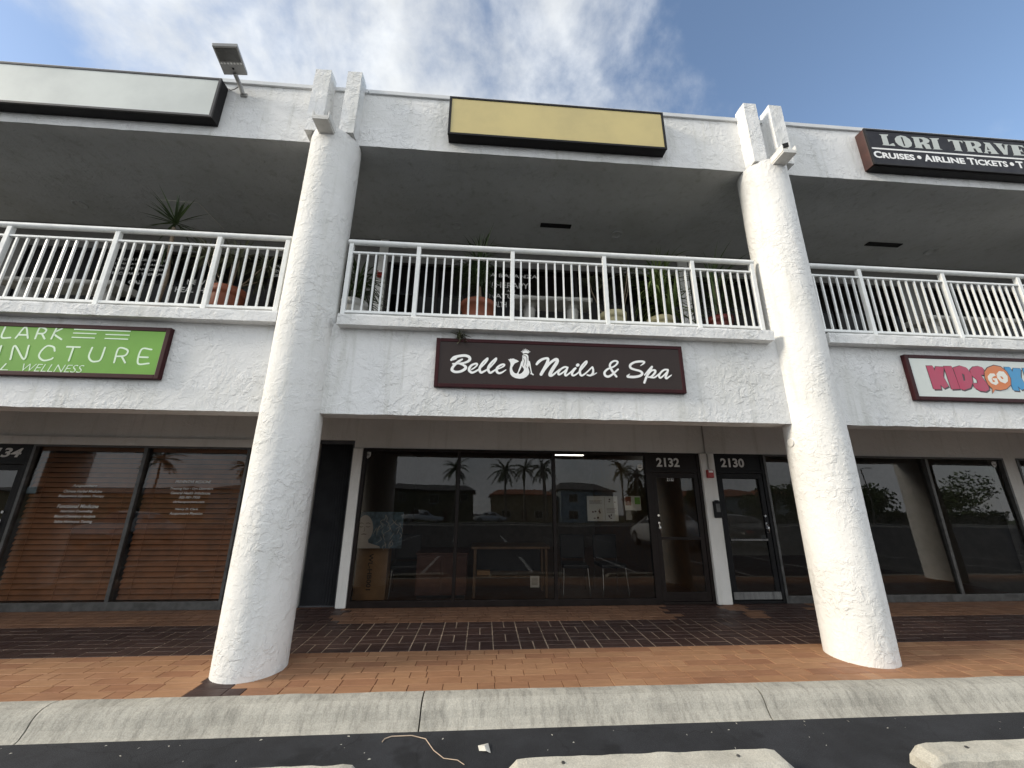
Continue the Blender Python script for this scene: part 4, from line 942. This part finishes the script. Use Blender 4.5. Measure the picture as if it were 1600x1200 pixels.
tag(b.build('paper_scrap', 'paper'), 'crumpled white paper scrap on the asphalt near the kerb', 'litter')
b = MB()
for i in range(70):
    x = rng.uniform(-4, 5.5); y = rng.choice((rng.uniform(-1.05, -.83), rng.uniform(-1.6, -.83)))
    a = rng.uniform(0, pi); l = rng.uniform(.003, .014); w = l * rng.uniform(.2, .6)
    dx, dy = cos(a) * l, sin(a) * l; ex, ey = -sin(a) * w, cos(a) * w
    z = -.1475
    b.add([(x - dx, y - dy, z), (x + ex, y + ey, z + .003), (x + dx, y + dy, z), (x - ex, y - ey, z + .001)], [(0, 1, 2), (0, 2, 3)])
tag(b.build('leaf_litter', 'litter'), 'scattered dry leaf flecks on the asphalt', 'litter', kind='stuff')

# ------------------------------------------------------------------ balcony plants and benches
def leaf(mb, o, az, el, L, w, droop, n=6):
    o = Vector(o); d = Vector((cos(az) * cos(el), sin(az) * cos(el), sin(el))); p = o.copy(); vs = []
    side = Vector((-sin(az), cos(az), 0))
    for i in range(n + 1):
        u = i / n; ww = w * (0.35 + 1.3 * u * (1 - u) * 2) * (1 - u ** 3) + .0008
        vs += [p - side * ww, p + side * ww]
        d = (d + Vector((0, 0, -droop / n))).normalized(); p = p + d * (L / n)
    mb.add(vs, [(2 * i, 2 * i + 1, 2 * i + 3, 2 * i + 2) for i in range(n)])
def rosette(mb, c, n, L, w, droop, elmin=5, elmax=85, spread=.02):
    for i in range(n):
        az = rng.uniform(0, 2 * pi); el = rad(rng.uniform(elmin, elmax))
        leaf(mb, (c[0] + rng.uniform(-spread, spread), c[1] + rng.uniform(-spread, spread), c[2] + rng.uniform(-spread, spread)), az, el, L * rng.uniform(.65, 1.1), w * rng.uniform(.7, 1.15), droop * rng.uniform(.5, 1.3))
def pot(t, x, y, z, r, h, mat, ribs=False):
    pr = [(.01, 0), (r * .70, 0), (r * .95, h * .80), (r * .97, h * .84), (r * 1.05, h * .845), (r * 1.06, h), (r * .95, h), (r * .93, h * .92)]
    if ribs: pr = [(.01, 0), (r * .75, 0), (r * .92, h * .5), (r * .95, h * .52), (r * .95, h * .56), (r * .92, h * .58), (r * 1.0, h * .86), (r * 1.08, h * .87), (r * 1.08, h), (r * .96, h), (r * .94, h * .9)]
    MB().lathe((x, y, z), pr, 28).build('pot', mat, t)
    MB().lathe((x, y, z), [(.001, h * .91), (r * .93, h * .91)], 20).build('soil', 'soil', t)
FZ = 3.605
wd = thing('dry_weed', (-.32, -.09, 3.389), 'small dry weed tuft sitting on top of the Belle Nails sign', 'weed')
b = MB(); rosette(b, (-.32, -.08, 3.392), 60, .11, .010, 1.2, 0, 80, .05); b.build('leaves', 'leaf3', wd)
def potted(name, x, y, r, h, mat, label, grow, ribs=False, cat='potted plant'):
    t = thing(name, (x, y, FZ), label, cat)
    pot(t, x, y, FZ, r, h, mat, ribs)
    grow(t, x, y, FZ + h * .92)
def g_pony(t, x, y, z):
    MB().tube([(x, y, z), (x + .01, y, z + .15), (x, y + .01, z + .35)], .05, 8, .03).build('stem', 'stem', t)
    b = MB()
    for k in range(3): rosette(b, (x + rng.uniform(-.08, .08), y + rng.uniform(-.08, .08), z + .38 + .18 * k), 60, .55, .009, 1.5, 0, 85, .05)
    b.build('leaves', 'leaf1', t)
potted('ponytail_plant', -.14, .72, .235, .66, 'terra', 'bushy dark ponytail plant in a ribbed terracotta pot on the balcony', g_pony, True)
def g_branch(t, x, y, z):
    s, b = MB(), MB()
    for k in range(5):
        az = k * 1.3 + .3; tip = (x + cos(az) * .32, y + sin(az) * .2, z + rng.uniform(.35, .85))
        s.tube([(x, y, z), (x + cos(az) * .18, y + sin(az) * .1, z + .12), (x + cos(az) * .3, y + sin(az) * .18, tip[2] - .15), tip], .011, 6, .006)
        rosette(b, tip, 26, .22, .010, .9, -10, 85, .015)
    s.build('stem', 'stem', t); b.build('leaves', 'leaf3', t)
potted('branching_plant', 1.87, .75, .19, .60, 'palepot', 'thin branching plant in a pale yellow pot on the balcony', g_branch)
def g_grass(t, x, y, z):
    b = MB()
    for k in range(4): rosette(b, (x + rng.uniform(-.12, .12), y + rng.uniform(-.1, .1), z + .12 + .2 * k), 42, .62, .015, 1.7, 15, 88, .06)
    b.build('leaves', 'leaf2', t)
potted('grassy_plant', 2.60, .75, .19, .55, 'palepot', 'bright green arching grassy plant in a pale pot on the balcony', g_grass)
def g_spike(t, x, y, z):
    MB().tube([(x, y, z), (x + .02, y, z + .3), (x, y, z + .6)], .03, 8, .02).build('stem', 'stem', t)
    b = MB()
    for k in range(3): rosette(b, (x, y, z + .15 + .25 * k), 34, .62, .014, .9, 5, 85, .04)
    b.build('leaves', 'leaf1', t)
potted('spiky_dracaena', 3.46, .66, .185, .55, 'redpot', 'spiky dark dracaena in a dark red pot near the right column', g_spike)
def g_wide(t, x, y, z):
    b = MB()
    for k in range(4): rosette(b, (x, y, z + .05 + .12 * k), 34, .55, .014, 1.9, 10, 80, .05)
    b.build('leaves', 'leaf1', t)
potted('drooping_plant', -1.86, .62, .17, .56, 'whitepot', 'dark drooping plant in a white pot beside the left column', g_wide)
def g_scrag(t, x, y, z):
    s, b = MB(), MB()
    for k in range(6):
        az = k * 1.05; tip = (x + cos(az) * .42, y + sin(az) * .28, z + rng.uniform(.3, .75))
        s.tube([(x, y, z), (x + cos(az) * .2, y + sin(az) * .12, z + .2), tip], .012, 6, .007)
        rosette(b, tip, 30, .38, .013, 1.1, -15, 80, .03)
    s.build('stem', 'stem', t); b.build('leaves', 'leaf3', t)
potted('scraggly_dracaena', -3.56, .62, .21, .66, 'terra', 'scraggly grey green dracaena in a terracotta pot above the green sign', g_scrag)
def g_tall(t, x, y, z):
    MB().tube([(x, y, z), (x + .04, y, z + .5), (x - .02, y, z + .95), (x - .05, y, z + 1.30)], .03, 8, .022).build('stem', 'stem', t)
    b = MB(); rosette(b, (x - .05, y, z + 1.38), 46, .46, .013, .30, -15, 88, .02)
    rosette(b, (x - .04, y, z + .95), 12, .25, .010, 2.2, -30, 20, .03)
    b.build('leaves', 'leaf1', t)
potted('tall_yucca', -4.45, .62, .16, .35, 'terra', 'tall single stem yucca with a spiky head above the handrail', g_tall)

def bench(x0, x1, y, zt, label):
    t = thing('stone_bench', ((x0 + x1) / 2, y, FZ), label, 'bench', 'cast stone benches on the balcony')
    n = 24; b = MB(); P = []
    pr = [(-.19, 0), (-.21, .03), (-.19, .075), (.19, .075), (.21, .03), (.19, 0)]
    for i in range(n + 1):
        x = x0 + (x1 - x0) * i / n
        for yy, z in pr:
            P.append((x, y + yy + noise.noise((x * 16, yy * 9, z * 30)) * .012, zt - .075 + z + noise.noise((x * 16, yy * 9, z * 30 + 5)) * .010))
    m = 6
    b.add(P, [(i * m + j, i * m + (j + 1) % m, (i + 1) * m + (j + 1) % m, (i + 1) * m + j) for i in range(n) for j in range(m)] + [tuple(range(m)), tuple(range(n * m, n * m + m))[::-1]])
    b.build('seat', 'bench', t, .01)
    for x in (x0 + .28, x1 - .28):
        MB().lathe((x, y, FZ), [(.12, 0), (.12, .06), (.08, .12), (.06, .40), (.08, .62), (.10, zt - FZ - .16), (.075, zt - FZ - .13), (.12, zt - FZ - .09), (.12, zt - FZ - .076)], 16).build('leg', 'bench', t)
bench(.386, 1.645, 1.2, 4.62, 'cast stone bench on the balcony between the two columns')
bench(-7.05, -5.40, 1.2, 4.565, 'cast stone bench on the balcony above the green sign')
bench(7.38, 9.10, 1.2, 4.58, 'cast stone bench on the balcony above the kids sign')

# ------------------------------------------------------------------ things inside the nail salon
def poster(x0, x1, z0, z1, y, label, parts):
    t = thing('window_poster', ((x0 + x1) / 2, y, z0), label, 'poster')
    MB().box(x0, x1, y, y + .003, z0, z1).build('sheet', parts[0], t)
    return t
t = poster(-1.93, -1.22, .80, 1.33, 2.072, 'blue spa poster with a pale calm face on the salon window', ['posterblue'])
fc = [(-1.80 + .13 * cos(a) * (1 - .12 * sin(a)), 1.09 + .19 * sin(a)) for a in [2 * pi * i / 28 for i in range(28)]]
neck = [(-1.86, .96), (-1.74, .96), (-1.72, .88), (-1.55, .83), (-1.54, .801), (-1.91, .801), (-1.90, .86)]
b = MB().poly(neck, [], 2.0712, .0006); b.poly(fc, [], 2.0705, .0006); b.build('printed_face', 'skinprint', t)
b = MB()
for ex in (-1.852, -1.75):
    b.stroke([(ex - .03, 1.115, .006), (ex, 1.106, .010), (ex + .03, 1.115, .006)], 2.070)
    b.stroke([(ex - .035, 1.155, .006), (ex, 1.166, .009), (ex + .035, 1.152, .005)], 2.070)
b.stroke([(-1.80, 1.11, .004), (-1.795, 1.06, .006), (-1.805, 1.045, .006)], 2.070)
b.stroke([(-1.835, 1.0, .008), (-1.80, 1.006, .014), (-1.765, 1.0, .008)], 2.070)
b.build('printed_features', 'cab', t)
b = MB()
for i in range(26):
    x = rng.uniform(-1.62, -1.26); z = rng.uniform(.86, 1.29)
    b.stroke([(x, z, .006), (x + rng.uniform(-.05, .05), z - .04, .008), (x + rng.uniform(-.06, .06), z - .09, .004)], 2.0708 - .0003 * (i % 3))
b.build('printed_swirls', 'skinprint', t)
t = poster(1.701, 2.21, 1.205, 1.595, 2.072, 'white poster sheet with small pictures on the salon window', ['paper'])
b = MB(); b.box(1.99, 1.994, 2.0708, 2.0718, 1.22, 1.58)
for i in range(5): b.box(1.74, 1.95 - .03 * (i % 2), 2.0708, 2.0718, 1.52 - i * .012, 1.524 - i * .012)
for i in range(4): b.box(2.02, 2.18 - .02 * (i % 2), 2.0708, 2.0718, 1.40 - i * .02, 1.405 - i * .02)
for i in range(16):
    x = rng.choice((rng.uniform(1.74, 1.90), rng.uniform(2.03, 2.17))); z = rng.uniform(1.24, 1.38) if x < 1.95 else rng.choice((rng.uniform(1.48, 1.55), rng.uniform(1.23, 1.30)))
    b.box(x, x + rng.uniform(.01, .03), 2.0708, 2.0718, z, z + rng.uniform(.01, .03))
b.build('printing', 'cab', t)
t = poster(2.33, 2.60, 1.375, 1.60, 2.072, 'small pink and green flyer next to the door 2132 frame', ['paper'])
MB().box(2.34, 2.44, 2.0708, 2.0718, 1.45, 1.59).build('picture', 'terra', t)
MB().box(2.50, 2.59, 2.0708, 2.0718, 1.47, 1.58).build('picture', 'green', t)
t = poster(.765, .905, .245, .407, 2.072, 'little white notice low on the salon window', ['paper'])
b = MB()
for i in range(6): b.box(.785, .88, 2.0708, 2.0718, .28 + i * .018, .286 + i * .018)
b.build('printing', 'alum', t)
poster(-6.78, -6.65, 1.56, 1.66, 2.072, 'small blue sticker beside door 2134', ['posterblue'])
t = thing('cardboard_box', (-1.68, 2.40, .004), 'tall narrow cardboard box standing under the face poster', 'box')
MB().box(-1.93, -1.45, 2.28, 2.52, .006, .86).build('carton', 'kraft', t, .006)
bb = MB(); text_mesh(bb, 'WL-HB001', (0, .07), (.52, 0), 0, 0, .02)
bb.v = [(-1.71 + (z - .035), 2.2785, .70 - x) for x, y, z in bb.v]
bb.build('printing', 'navy', t)
MB().box(-1.72, -1.66, 2.2788, 2.2795, .845, .858).build('tape', 'litter', t)
t = thing('wooden_cabinet', (-.62, 2.7, .004), 'red brown wooden cabinet inside the salon window', 'cabinet')
MB().box(-1.03, -.22, 2.45, 2.95, .06, .66).build('carcass', 'cab', t, .01)
MB().box(-1.05, -.20, 2.43, 2.97, .661, .69).build('top', 'cab', t, .006)
MB().box(-1.0, -.25, 2.48, 2.92, .006, .059).build('plinth', 'navy', t)
for a in (-1.02, -.62): MB().box(a + .01, a + .38, 2.436, 2.449, .09, .63).build('door', 'cab', t, .006)
t = thing('manicure_table', (.5, 2.75, .004), 'brown wooden table with a lower shelf inside the salon', 'table')
MB().box(-.16, 1.14, 2.45, 3.05, .74, .78).build('tabletop', 'wood', t, .006)
MB().box(-.08, 1.06, 2.52, 3.0, .30, .325).build('shelf', 'wood', t, .004)
for x in (-.12, 1.06):
    for y in (2.49, 2.97): MB().box(x, x + .045, y, y + .045, .006, .739).build('leg', 'wood', t, .004)
MB().box(-.07, 1.05, 2.975, 3.0, .326, .739).build('back_panel', 'navy', t)
t = thing('paper_bag', (.05, 2.62, .326), 'small orange paper packet on the shelf under the table', 'packet')
MB().box(-.06, .16, 2.55, 2.66, .327, .40).build('packet', 'kraft', t, .01)
def chair(x, y, rz, label):
    t = thing('waiting_chair', (x, y, .004), label, 'chair', 'black chairs with chrome legs inside the salon')
    def loc(mb, nm, mt, bv=0):
        mb.v = [(x + px * cos(rz) - py * sin(rz), y + px * sin(rz) + py * cos(rz), pz) for px, py, pz in mb.v]
        return mb.build(nm, mt, t, bv)
    loc(MB().box(-.22, .22, -.22, .22, .42, .48), 'seat', 'navy', .02)
    loc(MB().box(-.22, .22, .20, .25, .52, .92), 'backrest', 'navy', .02)
    for sx in (-1, 1):
        loc(MB().tube([(sx * .20, -.20, .42), (sx * .22, -.24, .006)], .012, 8), 'leg', 'chrome')
        loc(MB().tube([(sx * .20, .23, .9), (sx * .20, .21, .42), (sx * .22, .28, .006)], .012, 8), 'leg', 'chrome')
chair(-1.25, 2.78, 0.1, 'black chair with chrome legs between the cardboard box and the cabinet')
chair(1.62, 2.8, -0.1, 'black chair with chrome legs just right of the table')
chair(2.25, 2.8, 0.05, 'black chair with chrome legs nearest door 2132')

# ------------------------------------------------------------------ across the street (seen reflected in the shop glass)
SL = 0.0
def gz(y): return -.15 - SL * max(0.0, -1.8 - y)
W['car_white'] = plain('white car paint', (0.62, 0.63, 0.63), 0.2, 0.0, 0.03)
W['car_silver'] = plain('silver car paint', (0.38, 0.39, 0.40), 0.22, 0.5, 0.03)
W['car_dark'] = plain('dark car paint', (0.025, 0.027, 0.03), 0.2, 0.0, 0.03)
W['carglass'] = plain('car window', (0.012, 0.013, 0.015), 0.05, 0.0, 0.02)
W['tyre'] = plain('tyre rubber', (0.015, 0.015, 0.015), 0.8, 0.0, 0.1)
W['tail'] = plain('red tail lamp', (0.40, 0.01, 0.01), 0.2, 0.0, 0.02)
W['rooftile'] = plain('orange roof tiles', (0.36, 0.13, 0.06), 0.8, 0.0, 0.3, 3)
W['roofgrey'] = plain('grey shingle roof', (0.13, 0.125, 0.12), 0.85, 0.0, 0.3, 3)
W['bluewall'] = plain('pale blue house wall', (0.42, 0.52, 0.58), 0.8, 0.0, 0.1)
W['tanwall'] = plain('tan house wall', (0.45, 0.34, 0.20), 0.8, 0.0, 0.1)
W['olivewall'] = plain('olive house wall', (0.16, 0.15, 0.09), 0.8, 0.0, 0.2)
W['whitewall'] = plain('white house wall', (0.62, 0.61, 0.57), 0.8, 0.0, 0.1)
W['trunk'] = plain('palm trunk', (0.24, 0.21, 0.17), 0.9, 0.0, 0.3, 8)
W['palmleaf'] = leafmat('palm leaf', (0.035, 0.06, 0.018), (0.08, 0.11, 0.03))
W['treeleaf'] = leafmat('tree leaf', (0.030, 0.055, 0.016), (0.085, 0.12, 0.035))
def car(x, y, rz, paint, label, kind='sedan'):
    z0 = gz(y)
    t = thing('parked_car', (x, y, z0), label, 'car', 'cars parked across the lot')
    if kind == 'sedan':
        S = [(-2.30, .42, .62, .62, .72, .70), (-2.22, .30, .80, .80, .84, .70), (-1.7, .24, .92, .94, .89, .62), (-1.25, .22, .95, 1.12, .90, .60), (-.75, .22, .95, 1.40, .90, .60), (.0, .22, .94, 1.45, .90, .61), (.5, .22, .93, 1.38, .90, .60), (1.15, .22, .92, .97, .89, .66), (1.8, .24, .82, .84, .87, .70), (2.2, .30, .68, .69, .80, .66), (2.32, .42, .58, .58, .68, .60)]
    else:
        S = [(-2.75, .50, .95, .95, .88, .80), (-2.70, .40, 1.02, 1.03, .95, .85), (-.75, .38, 1.04, 1.05, .96, .85), (-.70, .38, 1.05, 1.70, .96, .68), (-.2, .38, 1.05, 1.78, .96, .70), (.5, .38, 1.05, 1.74, .96, .70), (1.15, .38, 1.05, 1.12, .95, .75), (2.4, .40, 1.0, 1.01, .93, .80), (2.7, .46, .85, .85, .88, .78)]
    def xf(mb): mb.v = [(x + a * cos(rz) - b * sin(rz), y + a * sin(rz) + b * cos(rz), z0 + c) for a, b, c in mb.v]; return mb
    b = MB(); rows = []
    for sx, zl, zb, zr, w, wr in S:
        half = [(w * .86, zl), (w, zl + .12), (w, (zl + zb) / 2), (w * .98, zb), (wr + (w - wr) * .12, zr - (zr - zb) * .12), (wr * .8, zr), (0, zr + .01)]
        rows.append([(sx, yy, zz) for yy, zz in half] + [(sx, -yy, zz) for yy, zz in half[-2::-1]])
    m = len(rows[0]); b.add([p for r in rows for p in r], [(i * m + j, i * m + (j + 1) % m, (i + 1) * m + (j + 1) % m, (i + 1) * m + j) for i in range(len(rows) - 1) for j in range(m)], True)
    b.add(rows[0], [tuple(range(m))]); b.add(rows[-1], [tuple(range(m))[::-1]])
    xf(b).build('body', paint, t)
    cab = [s for s in S if s[3] > s[2] + .3]
    for sd in (-1, 1):
        g = MB(); A = [(s[0], sd * (s[4] * .98 + .012 - (s[4] - s[5]) * .10), s[2] + .06) for s in cab]; Bt = [(s[0], sd * (s[5] + (s[4] - s[5]) * .22 + .012), s[3] - (s[3] - s[2]) * .22) for s in cab]
        ext0 = (cab[0][0] - .25, A[0][1], A[0][2]); ext1 = (cab[-1][0] + .38, A[-1][1], A[-1][2])
        L = [ext0] + A + [ext1]; U = Bt[::-1]
        g.add(L + U, [tuple(range(len(L) + len(U)))]); xf(g).build('side_window', 'carglass', t)
    i1 = S.index(cab[-1]); s0, s1 = S[i1], S[i1 + 1]
    g = MB().add([(s0[0] + .05, -s0[5] * .78, s0[3] + .0), (s0[0] + .05, s0[5] * .78, s0[3] + .0), (s1[0] + .02, s1[5] * .95, s1[3] + .03), (s1[0] + .02, -s1[5] * .95, s1[3] + .03)], [(0, 1, 2, 3)]); xf(g).build('windscreen', 'carglass', t)
    i0 = S.index(cab[0]); s0, s1 = S[i0], S[i0 - 1]
    g = MB().add([(s0[0] - .04, -s0[5] * .78, s0[3]), (s0[0] - .04, s0[5] * .78, s0[3]), (s1[0] - .02, s1[5] * .9, s1[3] + .03), (s1[0] - .02, -s1[5] * .9, s1[3] + .03)], [(0, 3, 2, 1)]); xf(g).build('rear_window', 'carglass', t)
    rw = .33 if kind == 'sedan' else .39
    for wx in (-1.4, 1.42) if kind == 'sedan' else (-1.75, 1.75):
        for sd in (-1, 1):
            w = MB().tube([(wx, sd * .70, rw), (wx, sd * .905, rw)], rw, 20); wo = xf(w).build('wheel', 'tyre', t)
            r = MB().tube([(wx, sd * .905, rw), (wx, sd * .915, rw)], rw * .62, 14); xf(r).build('rim', 'car_silver', wo)
    for sd in (-1, 1):
        e0, e1 = S[1], S[-2]
        xf(MB().box(e0[0] - .06, e0[0] + .10, sd * .62 - .14, sd * .62 + .14, e0[2] - .16, e0[2] - .02)).build('tail_lamp', 'tail', t, .02)
        xf(MB().box(e1[0] - .02, e1[0] + .12, sd * .58 - .14, sd * .58 + .14, e1[2] - .14, e1[2] - .03)).build('headlight', 'led', t, .02)
    xf(MB().box(S[0][0] - .015, S[0][0] + .0, -.26, .26, S[0][1] + .06, S[0][1] + .18)).build('number_plate', 'white', t)
car(8.6, -10.2, rad(-93), 'car_white', 'white sedan parked tail first opposite door 2132')
car(12.2, -10.6, rad(-88), 'car_dark', 'black sedan parked opposite door 2130')
car(-15.5, -11.0, rad(85), 'car_silver', 'silver sedan parked opposite the acupuncture window')
car(-8.0, -48.0, rad(4), 'car_white', 'white pickup truck parked across the street', 'pickup')
car(1.2, -49.0, rad(186), 'car_white', 'white sedan parked across the street by the tan house')
car(-16.5, -48.5, rad(2), 'car_silver', 'silver sedan parked across the street behind the pickup')

def house(x0, x1, y0, y1, h, wall, roof, label, rise=1.8, hip=1.2, wins=(), door_x=None):
    z0 = gz((y0 + y1) / 2) - .3
    t = thing('house', ((x0 + x1) / 2, (y0 + y1) / 2, z0), label, 'house')
    MB().box(x0, x1, y0, y1, z0, z0 + h).build('wall', wall, t)
    e = .5; z = z0 + h; ym = (y0 + y1) / 2
    r = MB().add([(x0 - e, y0 - e, z + .002), (x1 + e, y0 - e, z + .002), (x1 + e, y1 + e, z + .002), (x0 - e, y1 + e, z + .002), (x0 + hip, ym, z + rise), (x1 - hip, ym, z + rise),
                  (x0 - e, y0 - e, z - .16), (x1 + e, y0 - e, z - .16), (x1 + e, y1 + e, z - .16), (x0 - e, y1 + e, z - .16)],
                 [(0, 1, 5, 4), (1, 2, 5), (2, 3, 4, 5), (3, 0, 4), (0, 6, 7, 1), (1, 7, 8, 2), (2, 8, 9, 3), (3, 9, 6, 0), (6, 9, 8, 7)])
    r.build('roof', roof, t)
    for wx, wz in wins:
        f = MB().frame(wx - .65, wx + .65, z0 + wz, z0 + wz + 1.3, y1 - .02, y1 + .05, .08); f.box(wx - .025, wx + .025, y1 - .01, y1 + .045, z0 + wz + .08, z0 + wz + 1.22)
        fo = f.build('window', 'whitewall', t)
        MB().box(wx - .57, wx + .57, y1 + .001, y1 + .02, z0 + wz + .08, z0 + wz + 1.22).build('pane', 'carglass', fo)
    if door_x is not None:
        d = MB().box(door_x - .5, door_x + .5, y1 + .001, y1 + .05, z0 + .3, z0 + 2.4).build('door', 'cab', t)
    return t
house(-16, -1.6, -70, -58, 5.3, 'olivewall', 'roofgrey', 'olive two storey house with a grey roof across the street', 1.2, 1.2, ((-13, 3.4), (-8, 3.4), (2.0 - 5, 3.4), (-11, .9)), -6)
t = house(1.8, 12.0, -70, -59, 4.6, 'tanwall', 'rooftile', 'tan house with a low orange tiled roof across the street', 1.0, 1.0, ((4, .9), (9.5, .9)), 7)
house(13.0, 21.5, -70, -57, 5.4, 'bluewall', 'roofgrey', 'pale blue two storey house across the street', 1.4, 1.2, ((15, 3.4), (18.5, 3.4), (15, .9)), 19)
house(30, 52, -76, -62, 4.6, 'whitewall', 'rooftile', 'long white house with an orange tiled roof across the street', 1.6, 2, ((34, .9), (39, .9), (45, .9)), 42)
house(58, 78, -80, -66, 5.0, 'whitewall', 'rooftile', 'white house with an orange roof at the far end of the street', 1.8, 2, ((62, .9), (70, .9)), 66)
house(-44, -20, -72, -60, 4.9, 'whitewall', 'roofgrey', 'long white house with a grey roof opposite the acupuncture shop', 1.3, 2, ((-40, 1), (-33, 1), (-26, 1)), -30)
house(-80, -50, -74, -62, 4.6, 'tanwall', 'roofgrey', 'tan house with a grey roof far left across the street', 1.3, 2, ((-75, 1), (-66, 1), (-56, 1)), -60)

def palm(x, y, h, label, seed):
    r = random.Random(seed); z0 = gz(y) - .1
    t = thing('palm_tree', (x, y, z0), label, 'palm tree', 'palms across the street')
    lean = r.uniform(-.4, .4)
    pts = [(x + lean * (u ** 2), y, z0 + h * u) for u in [i / 8 for i in range(9)]]
    MB().tube(pts, .19, 10, .11).build('trunk', 'trunk', t)
    top = Vector(pts[-1]); b = MB()
    for i in range(24):
        az = i * 2.4 + r.uniform(-.3, .3); el = rad(r.uniform(-25, 75)); L = r.uniform(2.2, 3.1)
        d = Vector((cos(az) * cos(el), sin(az) * cos(el), sin(el))); p = top.copy(); n = 12
        for kx in range(n):
            q = p + d * (L / n); sd = Vector((-sin(az), cos(az), 0))
            for s in (-1, 1):
                ll = .55 * (1 - abs(kx / n - .4) * 1.2)
                tip = q + sd * s * ll * .8 + d * ll * .5 + Vector((0, 0, -ll * .55))
                b.add([p, q, tip], [(0, 1, 2)])
            b.add([p + Vector((0, 0, .02)), q + Vector((0, 0, .02)), q - Vector((0, 0, .02)), p - Vector((0, 0, .02))], [(0, 1, 2, 3)])
            d = (d + Vector((0, 0, -.14))).normalized(); p = q
    b.build('crown', 'palmleaf', t)
for i, (x, y, h, lb) in enumerate(((-4.4, -54, 8.0, 'tall palm in front of the olive house'), (3.6, -53, 7.6, 'palm at the left corner of the tan house'), (10.0, -54, 7.9, 'palm between the tan house and the blue house'), (22.5, -55, 8.0, 'palm at the right corner of the blue house'), (25.5, -56, 7.4, 'shorter palm right of the blue house'),
                                   (-62, -54, 9.0, 'tall palm in front of the tan house far left'), (-48, -54, 8.6, 'palm left of the long white house'), (-35, -53, 7.8, 'palm in front of the long white house'), (6.6, -55, 7.9, 'palm in the middle of the tan house front'))):
    palm(x, y, h, lb, 30 + i)
def tree(x, y, h, w, label, seed, nl=3200):
    r = random.Random(seed); z0 = gz(y) - .1
    t = thing('leafy_tree', (x, y, z0), label, 'tree', 'trees across the street')
    k = MB().tube([(x, y, z0), (x + .1, y, z0 + h * .25), (x, y + .1, z0 + h * .55)], .28, 8, .12)
    cl = []
    for i in range(9):
        a = r.uniform(0, 2 * pi); rr = w * .5 * r.uniform(.1, .75); c = Vector((x + cos(a) * rr, y + sin(a) * rr, z0 + h * r.uniform(.34, .88)))
        cl.append((c, w * r.uniform(.16, .30))); k.tube([(x, y, z0 + h * .4), tuple(c)], .07, 6, .03)
    k.build('trunk', 'trunk', t)
    b = MB()
    for i in range(nl):
        c, R = r.choice(cl)
        v = Vector((r.gauss(0, 1), r.gauss(0, 1), r.gauss(0, 1))).normalized() * R * r.uniform(.5, 1.1); v.z *= .8
        p = c + v; a = Vector((r.uniform(-1, 1), r.uniform(-1, 1), r.uniform(-1, 1))).normalized(); u = a.orthogonal().normalized(); s = r.uniform(.14, .34)
        b.add([p - a * s, p + u * s * .5, p + a * s, p - u * s * .5], [(0, 1, 2, 3)])
    b.build('crown', 'treeleaf', t)
for i, (x, y, h, w, lb) in enumerate(((27, -58, 6.5, 6, 'round tree between the blue house and the long white house'), (37, -56, 5.6, 8, 'broad dark tree in front of the long white house'), (46, -54, 5.4, 8, 'broad tree at the right half of the long white house'), (55, -55, 6.2, 9, 'large tree between the two orange roofed houses'),
                                      (66, -56, 6.0, 10, 'widest tree in front of the far white house'), (-18, -56, 5.4, 5, 'tree between the olive house and the long white house'), (84, -56, 7, 11, 'tallest broad tree at the far end of the street'))):
    tree(x, y, h, w, lb, 60 + i)
def street_lamp(x, y, h, label):
    z0 = gz(y) - .05
    t = thing('street_lamp', (x, y, z0), label, 'street lamp', 'lamps across the street')
    MB().tube([(x, y, z0), (x, y, z0 + h * .5), (x, y, z0 + h)], .09, 10, .06).build('pole', 'alum', t)
    MB().tube([(x, y, z0 + h - .1), (x + .6, y, z0 + h + .2), (x + 1.3, y, z0 + h + .25)], .04, 8).build('arm', 'alum', t)
    MB().box(x + 1.1, x + 1.8, y - .12, y + .12, z0 + h + .16, z0 + h + .26).build('lamp_head', 'lamphead', t, .03)
def hedge(x0, x1, y, h, label, seed):
    r = random.Random(seed); t = thing('hedge', ((x0 + x1) / 2, y, gz(y)), label, 'hedge')
    b = MB()
    for i in range(int((x1 - x0) * 170)):
        x = r.uniform(x0, x1); hh = h * (.8 + .25 * noise.noise((x * .6, seed, 0)))
        p = Vector((x, y + r.uniform(-.6, .6), gz(y) + hh * r.random() ** .7)); a = Vector((r.uniform(-1, 1), r.uniform(-1, 1), r.uniform(-1, 1))).normalized(); u = a.orthogonal().normalized(); s = r.uniform(.10, .24)
        b.add([p - a * s, p + u * s * .5, p + a * s, p - u * s * .5], [(0, 1, 2, 3)])
    b.build('foliage', 'treeleaf', t)
    MB().box(x0 + .2, x1 - .2, y - .25, y + .25, gz(y), gz(y) + h * .55).build('inner_stems', 'trunk', t)
hedge(23, 31, -52.5, 2.2, 'clipped hedge in front of the round tree across the street', 3)
hedge(33, 56, -51, 1.9, 'long hedge in front of the orange roofed white house', 4)
hedge(58, 90, -52, 2.4, 'long tall hedge at the far end of the street', 5)
street_lamp(-13.0, -46, 8.5, 'grey street lamp in front of the olive house')
street_lamp(8.4, -46, 8.5, 'grey street lamp in front of the tan house')
street_lamp(60, -47, 8.0, 'grey street lamp near the far white house')
